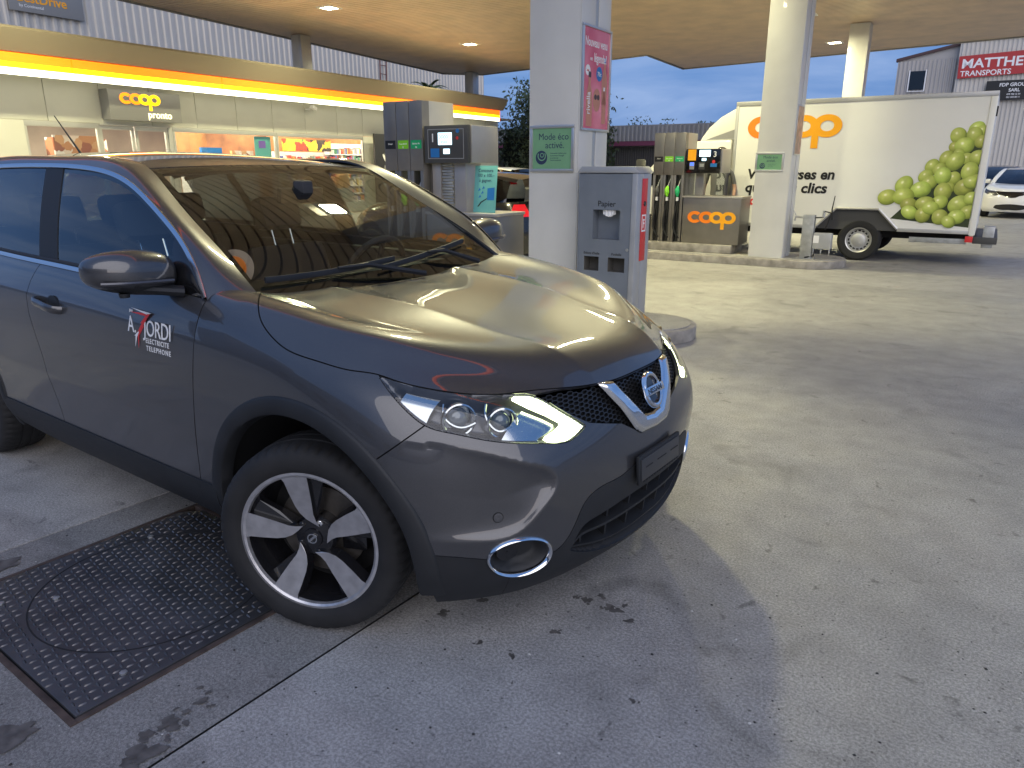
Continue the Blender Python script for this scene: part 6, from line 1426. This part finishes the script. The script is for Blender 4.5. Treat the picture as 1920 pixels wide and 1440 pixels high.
# ---------------------------------------------------------------- wheels
def make_wheel():
    w = empty('wheel'); w.parent = car
    # tyre
    prof = [(.236,.006),(.244,-.002),(.252,-.012),(.268,-.018),(.290,-.019),(.308,-.013),(.320,-.003),(.3275,.012),(.331,.032),(.332,.062),(.327,.064),(.327,.072),(.3325,.074),(.3335,.108),(.3285,.110),(.3285,.118),(.3325,.120),(.332,.150),(.327,.152),(.327,.160),(.331,.162),(.3275,.186),(.318,.203),(.295,.214),(.262,.212),(.236,.20)]
    n = 216; bm = bmesh.new(); rings = []
    for pi, (r_, h) in enumerate(prof):
        ring = []
        for j in range(n):
            a = 2*math.pi*(j+.0)/n; rr = r_
            if .318 < r_ and h < .06 and (j % 4 == 0): rr -= .006
            if .318 < r_ and h > .16 and (j % 4 == 2): rr -= .006
            ring.append(bm.verts.new((rr*math.cos(a), h, rr*math.sin(a))))
        rings.append(ring)
    for i in range(len(prof)-1):
        for j in range(n): bm.faces.new((rings[i][j], rings[i][(j+1) % n], rings[i+1][(j+1) % n], rings[i+1][j]))
    frombm('tyre', bm, M_['rubber'], w, smooth=True, ang=40)
    rim = lathe('rim', [(.243,.020),(.246,.002),(.2445,-.003),(.236,-.004),(.229,.000),(.226,.010),(.214,.05),(.205,.17),(.237,.20)], [M_['alloy'], M_['wheelblack']], w, 96, 'y', mids=[0,0,0,0,0,1,1,1])
    lathe('brake_disc', [(.155,.100),(.155,.112),(.06,.112),(.06,.100),(.155,.100)], M_['brake'], w, 48, 'y')
    box('brake_caliper', .075, .165, .085, .135, -.06, .07, M_['wheelblack'], w, .01)
    lathe('wheel_back', [(.21,.15),(.0,.15)], M_['dark'], w, 32, 'y')
    lathe('hub', [(.070,.10),(.074,.052),(.066,.040),(.034,.034),(.032,.028),(.0,.026)], M_['wheelblack'], rim, 40, 'y')
    poly = [(-.074,.2255),(-.034,.2350),(.018,.2360),(.0225,.226),(.0215,.19),(.0195,.13),(.0165,.088),(.021,.064),(.030,.042),(.008,.054),(-.014,.070),(-.031,.092),(-.042,.118),(-.054,.165),(-.062,.205)]
    def sy(x, z, d): r_ = math.hypot(x, z); return .001+(.235-r_)/.235*.034+d
    for k in range(5):
        a = R(-72*k+3); ca, sa = math.cos(a), math.sin(a); T = lambda x, z: (x*ca-z*sa, x*sa+z*ca)
        bm = bmesh.new()
        top = [bm.verts.new((T(x, z)[0], sy(x, z, 0), T(x, z)[1])) for x, z in poly]; cx = sum(p[0] for p in poly)/len(poly); cz = sum(p[1] for p in poly)/len(poly)
        low = [bm.verts.new((T(cx+(x-cx)*1.12-.006, z)[0], sy(x, z, .036), T(cx+(x-cx)*1.12-.006, z)[1])) for x, z in poly]
        f = bm.faces.new(top); f.material_index = 0
        for i in range(len(poly)):
            j = (i+1) % len(poly); q = bm.faces.new((top[i], top[j], low[j], low[i])); q.material_index = 1
        f = bm.faces.new(low[::-1]); f.material_index = 1
        frombm('spoke', bm, [M_['alloy'], M_['wheelblack']], rim)
        # darker rib beside each bright blade
        pr = [(.016,.225),(.062,.218),(.040,.14),(.020,.075),(.010,.075)]
        bm = bmesh.new(); top = [bm.verts.new((T(x, z)[0], sy(x, z, .022+.012*(x > .02)), T(x, z)[1])) for x, z in pr]; low = [bm.verts.new((T(x, z)[0], sy(x, z, .06), T(x, z)[1])) for x, z in pr]
        bm.faces.new(top)
        for i in range(5): bm.faces.new((top[i], top[(i+1) % 5], low[(i+1) % 5], low[i]))
        frombm('spoke_rib', bm, M_['wheelblack'], rim)
        x, z = T(.026, .050); lathe('wheel_nut', [(.011,.050),(.011,.036),(.006,.033),(0,.033)], M_['wheelblack'] if k else M_['chrome'], rim, 6, 'y', Matrix.Translation((x, 0, z)))
    bm = bmesh.new(); bring(bm, 0, 0, .0175, .0138, .003, n=28); frombm('cap_badge', bm, M_['chrome'], rim, M=Matrix.Translation((0, .0255, 0)) @ Matrix.Rotation(R(90), 4, 'X'))
    box('cap_badge', -.020, .020, .0225, .0255, -.004, .004, M_['chrome'], rim, .001, Matrix.Rotation(R(-40), 4, 'Y'))
    return w
w0 = make_wheel(); w0.location = (.022, -.868, .326); w0.rotation_euler = (0, 0, R(23))
w1 = copy_tree(w0, car); w1.location = (-.022, .868, .326); w1.rotation_euler = (0, 0, R(180+23))
w2 = copy_tree(w0, car); w2.location = (-2.71, -.862, .326); w2.rotation_euler = (0, R(20), 0)
w3 = copy_tree(w0, car); w3.location = (-2.71, .862, .326); w3.rotation_euler = (0, 0, R(180))
box('underbody', -3.3, .62, -.50, .50, .21, .30, M_['dark'], car, .02)
prism('mud_flap', [(-.46, .10), (-.43, .10), (-.42, .30), (-.46, .30)], -.86, -.66, M_['dark'], car, 'y')

# ---------------------------------------------------------------- tail, antenna
TE = resample([(-3.2,.54,1.47),(-3.3,.60,1.34),(-3.36,.70,1.15)], 20); TC = resample([(-3.25,0,1.505),(-3.36,0,1.34),(-3.38,0,1.15)], 20)
S = TC[:, None]+(TE-TC)[:, None]*np.linspace(-1, 1, 30)[None, :, None]**2; S[..., 1] = TE[:, None, 1]*np.linspace(-1, 1, 30)[None]
nn = gnormals(S); nn = -nn if nn[10, 15, 0] > 0 else nn
patchobj('tailgate', gridpatch(S, nn, np.zeros((20, 30, 2))), M_['glasstint'], car)
tube('antenna', [(-3.0, 0, 1.545), (-3.06, 0, 1.60), (-3.30, 0, 1.80)], [.012, .006, .003], M_['plastic'], car, 8)

# ---------------------------------------------------------------- cabin
bm = bmesh.new(); rows = []
for u in np.linspace(-1, 1, 30):
    y = u*.70; hump = .045*math.exp(-((y-.36)/.17)**2)
    rows.append([bm.verts.new(p) for p in ((-.46, y, 1.04), (-.56, y, 1.052), (-.70, y, 1.045+hump*.5), (-.82, y, 1.035+hump), (-.86, y, 1.0+hump*.8), (-.84, y, .90), (-.80, y, .6))])
for i in range(29):
    for j in range(6): bm.faces.new((rows[i][j], rows[i+1][j], rows[i+1][j+1], rows[i][j+1]))
frombm('dashboard', bm, M_['interior'], car, smooth=True, ang=50)
t = Vector((-.93, .37, 1.0)); ax = Vector((-.88, 0, .47)).normalized(); e1 = Vector((0, 1, 0)); e2 = ax.cross(e1)
bm = bmesh.new(); btube(bm, [t+e1*.185*math.cos(a)+e2*.185*math.sin(a) for a in np.linspace(0, 2*math.pi, 41)], .015, 8, cap=False); frombm('steering_wheel', bm, M_['interior'], car, smooth=True)
tube('steering_hub', [t-ax*.05, t], [.07, .05], M_['interior'], car, 16)
for a in (0, 180, 270): tube('steering_spoke', [t-ax*.01, t+(e1*math.cos(R(a))+e2*math.sin(R(a)))*.18], .014, M_['interior'], car, 6)
def seat(y, x, w, rear=False):
    s = empty('seat'); s.parent = car
    bm = bmesh.new(); bbox(bm, x-.05, x+.50, y-w, y+w, .42, .60); frombm('cushion', bm, M_['seat'], s, bevel=.05)
    Mx = Matrix.Translation((x, y, .55)) @ Matrix.Rotation(R(-20), 4, 'Y')
    bm = bmesh.new(); bbox(bm, -.12, .03, -w, w, 0, .58); frombm('backrest', bm, M_['seat'], s, bevel=.055, M=Mx)
    for yy in ([0] if not rear else [-.36, 0, .36]):
        Mh = Matrix.Translation((x, y+yy, .55)) @ Matrix.Rotation(R(-17), 4, 'Y')
        bm = bmesh.new(); bbox(bm, -.10, .015, -.13, .13, .66, .84); frombm('headrest', bm, M_['seat'], s, bevel=.045, M=Mh)
        for d in (-.06, .06): tube('headrest_post', [(-.045, d, .56), (-.045, d, .70)], .007, M_['chrome'], s, 8, M=Mh)
seat(.37, -1.42, .25); seat(-.37, -1.42, .25); seat(0, -2.35, .62, True)
box('rear_view_mirror', -.015, .02, -.12, .12, -.035, .035, M_['interior'], car, .012, Matrix.Translation((-1.03, .03, 1.375)) @ Matrix.Rotation(R(12), 4, 'Y'))
box('mirror_bracket', -1.0, -.93, -.03, .03, 1.38, 1.44, M_['interior'], car, .01)
for m in (1, -1):
    box('door_card', -2.4, -.6, min(m*.74, m*.80), max(m*.74, m*.80), .45, 1.06, M_['interior'], car, .02)
bm = bmesh.new(); bbox(bm, -3.2, -.45, -.75, .75, .30, .40); frombm('cabin_floor', bm, M_['interior'], car)
# ---------------------------------------------------------------- other vehicles
def lowres():
    f = build_front(70, 60); s = build_side(90, 34); P = []
    for S in (f, s):
        n = gnormals(S)
        if np.einsum('ijk,ijk->ij', n, S-np.array([-1, 0, .5])).mean() < 0: n = -n
        P.append(gridpatch(S, n, np.zeros(S.shape[:2]+(2,))))
    P[0] = clip(clip(P[0], np.hypot(P[0].V[:, 0]-.012, P[0].V[:, 2]-.33)-.44), clip(P[0], np.hypot(P[0].V[:, 0]-.012, P[0].V[:, 2]-.33)-.44).V[:, 0]+.50)
    P[1] = clip(P[1], np.hypot(P[1].V[:, 0]+2.646, P[1].V[:, 2]-.335)-.44)
    return P
LRF, LRS = lowres()
def other_car(name, paint, loc, rz, label, scale=(1, 1, 1), glass='glasstint', parts=('front',)):
    o = empty(name, loc, rz, label, 'car' if 'van' not in name else 'van'); o.scale = scale
    ft = both(LRF); body = patchobj('body', joinp([ft, LRS, mirror(LRS)]), paint, o)
    patchobj('windshield', ws, M_[glass], o); patchobj('roof', rf, paint, o)
    for mm in ((lambda p: p), mirror):
        patchobj('roof_pillar', mm(pp), paint, o); patchobj('side_window', mm(sg), M_[glass], o); patchobj('pillar_cover', mm(seq(sg, lambda p: -edge(-1.53)(p), edge(-1.70)).off(.003)), M_['gloss'], o)
    patchobj('tailgate', gridpatch(S_TAIL, N_TAIL, np.zeros((20, 30, 2))), M_[glass], o)
    for x, y, a in ((0, -.86, 0), (-2.646, -.86, 0), (0, .86, 180), (-2.646, .86, 180)):
        w = empty('wheel', (x, y, .33), R(a)); w.parent = o; lathe('tyre', [(.23, 0), (.25, -.012), (.30, -.012), (.33, .03), (.33, .18), (.23, .20)], M_['rubber'], w, 36, 'y'); lathe('rim', [(.235, .0), (.22, .02), (.10, .015), (0, .01)], M_['alu'], w, 28, 'y')
    for m in (1, -1):
        mm = (lambda p: p) if m == 1 else mirror
        patchobj('headlight', mm(cut(PFX, ('head', 1, 0)).off(.006)), M_['lampin'], o)
        q = seq(LRS, lambda p: -3.18-p.V[:, 0], lambda p: p.V[:, 2]-.92, lambda p: 1.10-p.V[:, 2], lambda p: p.V[:, 1]-.60).off(.008); patchobj('tail_lamp', mm(q), M_['taill'], o)
        box('door_mirror', -.75, -.62, min(m*.86, m*1.0), max(m*.86, m*1.0), 1.06, 1.20, paint, o, .04)
    patchobj('grille', both(cut(PFX, ('grille', 1, 0)).off(.006)), M_['gloss'], o); patchobj('lower_intake', both(cut(PFX, ('intake', 1, 0)).off(.006)), M_['gloss'], o)
    box('interior', -2.9, -.5, -.7, .7, .3, .95, M_['dark'], o, 0)
    return o
S_TAIL, N_TAIL = S, nn
M_['taill'] = pmat('tail_lamp_red', (.5, .01, .02), .15, coat=.6, emit=(1, .02, .03), es=.12)
pblack = pmat('black_paint', (.012, .012, .014), .2, .3, 1.0); pwhite = pmat('white_paint', (.72, .73, .75), .3, 0, .8); pdark = pmat('dark_blue_paint', (.03, .035, .05), .3, .3, .8)
other_car('black_hatchback', pblack, SW(-6.42, 7.2), R(180)+SR, 'black hatchback standing behind the near fuel pump', (.80, .97, .90))
other_car('white_van', pwhite, SW(-16.5, 22.6), R(172)+SR, 'white van behind the black hatchback', (1, 1, .93), 'glasstint')
other_car('white_saloon', pwhite, SW(2.3, 25.2), R(-100)+SR, 'white car parked at the right edge beyond the truck', (1, 1, .93))
other_car('dark_saloon', pdark, SW(1.6, 33.0), R(-95)+SR, 'dark car parked behind the white car at the right', (1, 1, .97))

# ---------------------------------------------------------------- person at the far pump
def person():
    o = empty('person', SW(-2.42, 10.95, 0), SR+R(10), 'person in a grey T-shirt standing behind the far pump\'s terminal', 'person')
    J_ = {'pel': (0,0,.95,.15), 'bel': (0,.01,1.10,.145), 'che': (0,.02,1.32,.165), 'nek': (0,.02,1.50,.06), 'hd0': (0,.0,1.60,.085), 'hd1': (0,-.005,1.70,.095), 'hd2': (0,.0,1.77,.06),
          'sL': (-.19,.02,1.42,.065), 'eL': (-.26,.03,1.14,.045), 'wL': (-.24,-.10,.92,.032), 'hL': (-.235,-.14,.86,.036), 'sR': (.19,.02,1.42,.065), 'eR': (.27,.03,1.14,.045), 'wR': (.27,-.08,.90,.032), 'hR': (.265,-.12,.84,.036),
          'kL': (-.10,-.01,.50,.065), 'aL': (-.10,.02,.09,.045), 'tL': (-.11,-.13,.04,.04), 'pL': (-.09,0,.88,.095), 'kR': (.10,-.01,.50,.065), 'aR': (.10,.02,.09,.045), 'tR': (.11,-.13,.04,.04), 'pR': (.09,0,.88,.095)}
    E_ = [('pel','bel'),('bel','che'),('che','nek'),('nek','hd0'),('hd0','hd1'),('hd1','hd2'),('che','sL'),('sL','eL'),('eL','wL'),('wL','hL'),('che','sR'),('sR','eR'),('eR','wR'),('wR','hR'),('pel','pL'),('pL','kL'),('kL','aL'),('aL','tL'),('pel','pR'),('pR','kR'),('kR','aR'),('aR','tR')]
    names = list(J_); me = bpy.data.meshes.new('body'); me.from_pydata([J_[n][:3] for n in names], [(names.index(a), names.index(b)) for a, b in E_], [])
    b = bpy.data.objects.new('body', me); COL.objects.link(b); b.parent = o
    sk = b.modifiers.new('skin', 'SKIN'); sk.use_smooth_shade = True
    for i, n in enumerate(names): v = me.skin_vertices[0].data[i]; v.radius = (J_[n][3], J_[n][3]*.8); v.use_root = n == 'pel'
    ss = b.modifiers.new('sub', 'SUBSURF'); ss.levels = ss.render_levels = 2
    m = bpy.data.materials.new('person_cloth'); m.use_nodes = True; nt = m.node_tree; bs = nt.nodes['Principled BSDF']; bs.inputs['Roughness'].default_value = .85
    tc = nt.nodes.new('ShaderNodeTexCoord'); sp_ = nt.nodes.new('ShaderNodeSeparateXYZ'); nt.links.new(tc.outputs['Object'], sp_.inputs[0])
    def step(src, v): n = nt.nodes.new('ShaderNodeMath'); n.operation = 'GREATER_THAN'; n.inputs[1].default_value = v; nt.links.new(src, n.inputs[0]); return n.outputs[0]
    def mixc(f, a, c): n = nt.nodes.new('ShaderNodeMixRGB'); nt.links.new(f, n.inputs[0]); (nt.links.new(a, n.inputs[1]) if not isinstance(a, tuple) else setattr(n.inputs[1], 'default_value', (*a, 1))); (nt.links.new(c, n.inputs[2]) if not isinstance(c, tuple) else setattr(n.inputs[2], 'default_value', (*c, 1))); return n.outputs[0]
    ax = nt.nodes.new('ShaderNodeMath'); ax.operation = 'ABSOLUTE'; nt.links.new(sp_.outputs['X'], ax.inputs[0])
    body_c = mixc(step(sp_.outputs['Z'], .96), (.025, .026, .035), (.13, .13, .13)); body_c = mixc(step(sp_.outputs['Z'], 1.49), body_c, (.48, .29, .21))
    arm = nt.nodes.new('ShaderNodeMath'); arm.operation = 'MULTIPLY'; nt.links.new(step(ax.outputs[0], .205), arm.inputs[0]); inv = nt.nodes.new('ShaderNodeMath'); inv.operation = 'LESS_THAN'; inv.inputs[1].default_value = 1.20; nt.links.new(sp_.outputs['Z'], inv.inputs[0]); nt.links.new(inv.outputs[0], arm.inputs[1])
    nt.links.new(mixc(arm.outputs[0], body_c, (.48, .29, .21)), bs.inputs['Base Color']); me.materials.append(m)
    for s in (-1, 1):
        hx, hy, hz = .25*s, -.13, .85
        for k in range(4): tube('finger', [(hx+(k-1.5)*.016, hy-.01, hz-.02), (hx+(k-1.5)*.018, hy-.035, hz-.07-.006*(k in (1, 2))), (hx+(k-1.5)*.018, hy-.02, hz-.10-.01*(k in (1, 2)))], [.010, .009, .007], M_['skin'], o, 6)
        tube('thumb', [(hx-.03*s, hy-.02, hz), (hx-.05*s, hy-.045, hz-.04), (hx-.045*s, hy-.055, hz-.065)], [.012, .010, .008], M_['skin'], o, 6)
    bm = bmesh.new(); bmesh.ops.create_uvsphere(bm, u_segments=20, v_segments=12, radius=.108)
    for v in list(bm.verts):
        if v.co.z < -.01 and v.co.y < .02: bm.verts.remove(v)
    for v in bm.verts: v.co.z = v.co.z*1.02+1.715; v.co.y += .008
    frombm('hair', bm, pmat('dark_hair', (.03, .02, .015), .7), o, smooth=True)
    tube('nose', [(0, -.085, 1.69), (0, -.115, 1.655)], [.010, .016], M_['skin'], o, 8)
    for s in (-1, 1):
        lathe('eye', [(.011, 0), (.007, -.007), (0, -.009)], M_['gloss'], o, 12, 'y', Matrix.Translation((.034*s, -.082, 1.685))); tube('ear', [(.094*s, .01, 1.70), (.100*s, .015, 1.66)], [.018, .012], M_['skin'], o, 8)
    tube('mouth', [(-.022, -.088, 1.622), (0, -.095, 1.62), (.022, -.088, 1.622)], .005, M_['red'], o, 6)
person()
# orange and cream disc added for an orange reflection in the windscreen corner
dd = empty('reflection_disc', (-.625, -.625, 1.125), 0, 'added orange disc with a cream rim, standing for a reflection in the windscreen corner', 'disc'); dd.rotation_euler = (R(48), R(38), 0)
lathe('disc_rim', [(.0, 0), (.085, 0), (.09, .006), (.062, .008)], pmat('cream', (.75, .55, .40), .5), dd, 32); lathe('disc_centre', [(.062, .0075), (.058, .012), (0, .012)], pmat('disc_orange', (.85, .20, .01), .4, emit=(1, .25, .02), es=.15), dd, 32)  # the centre glows faintly though it is no lamp
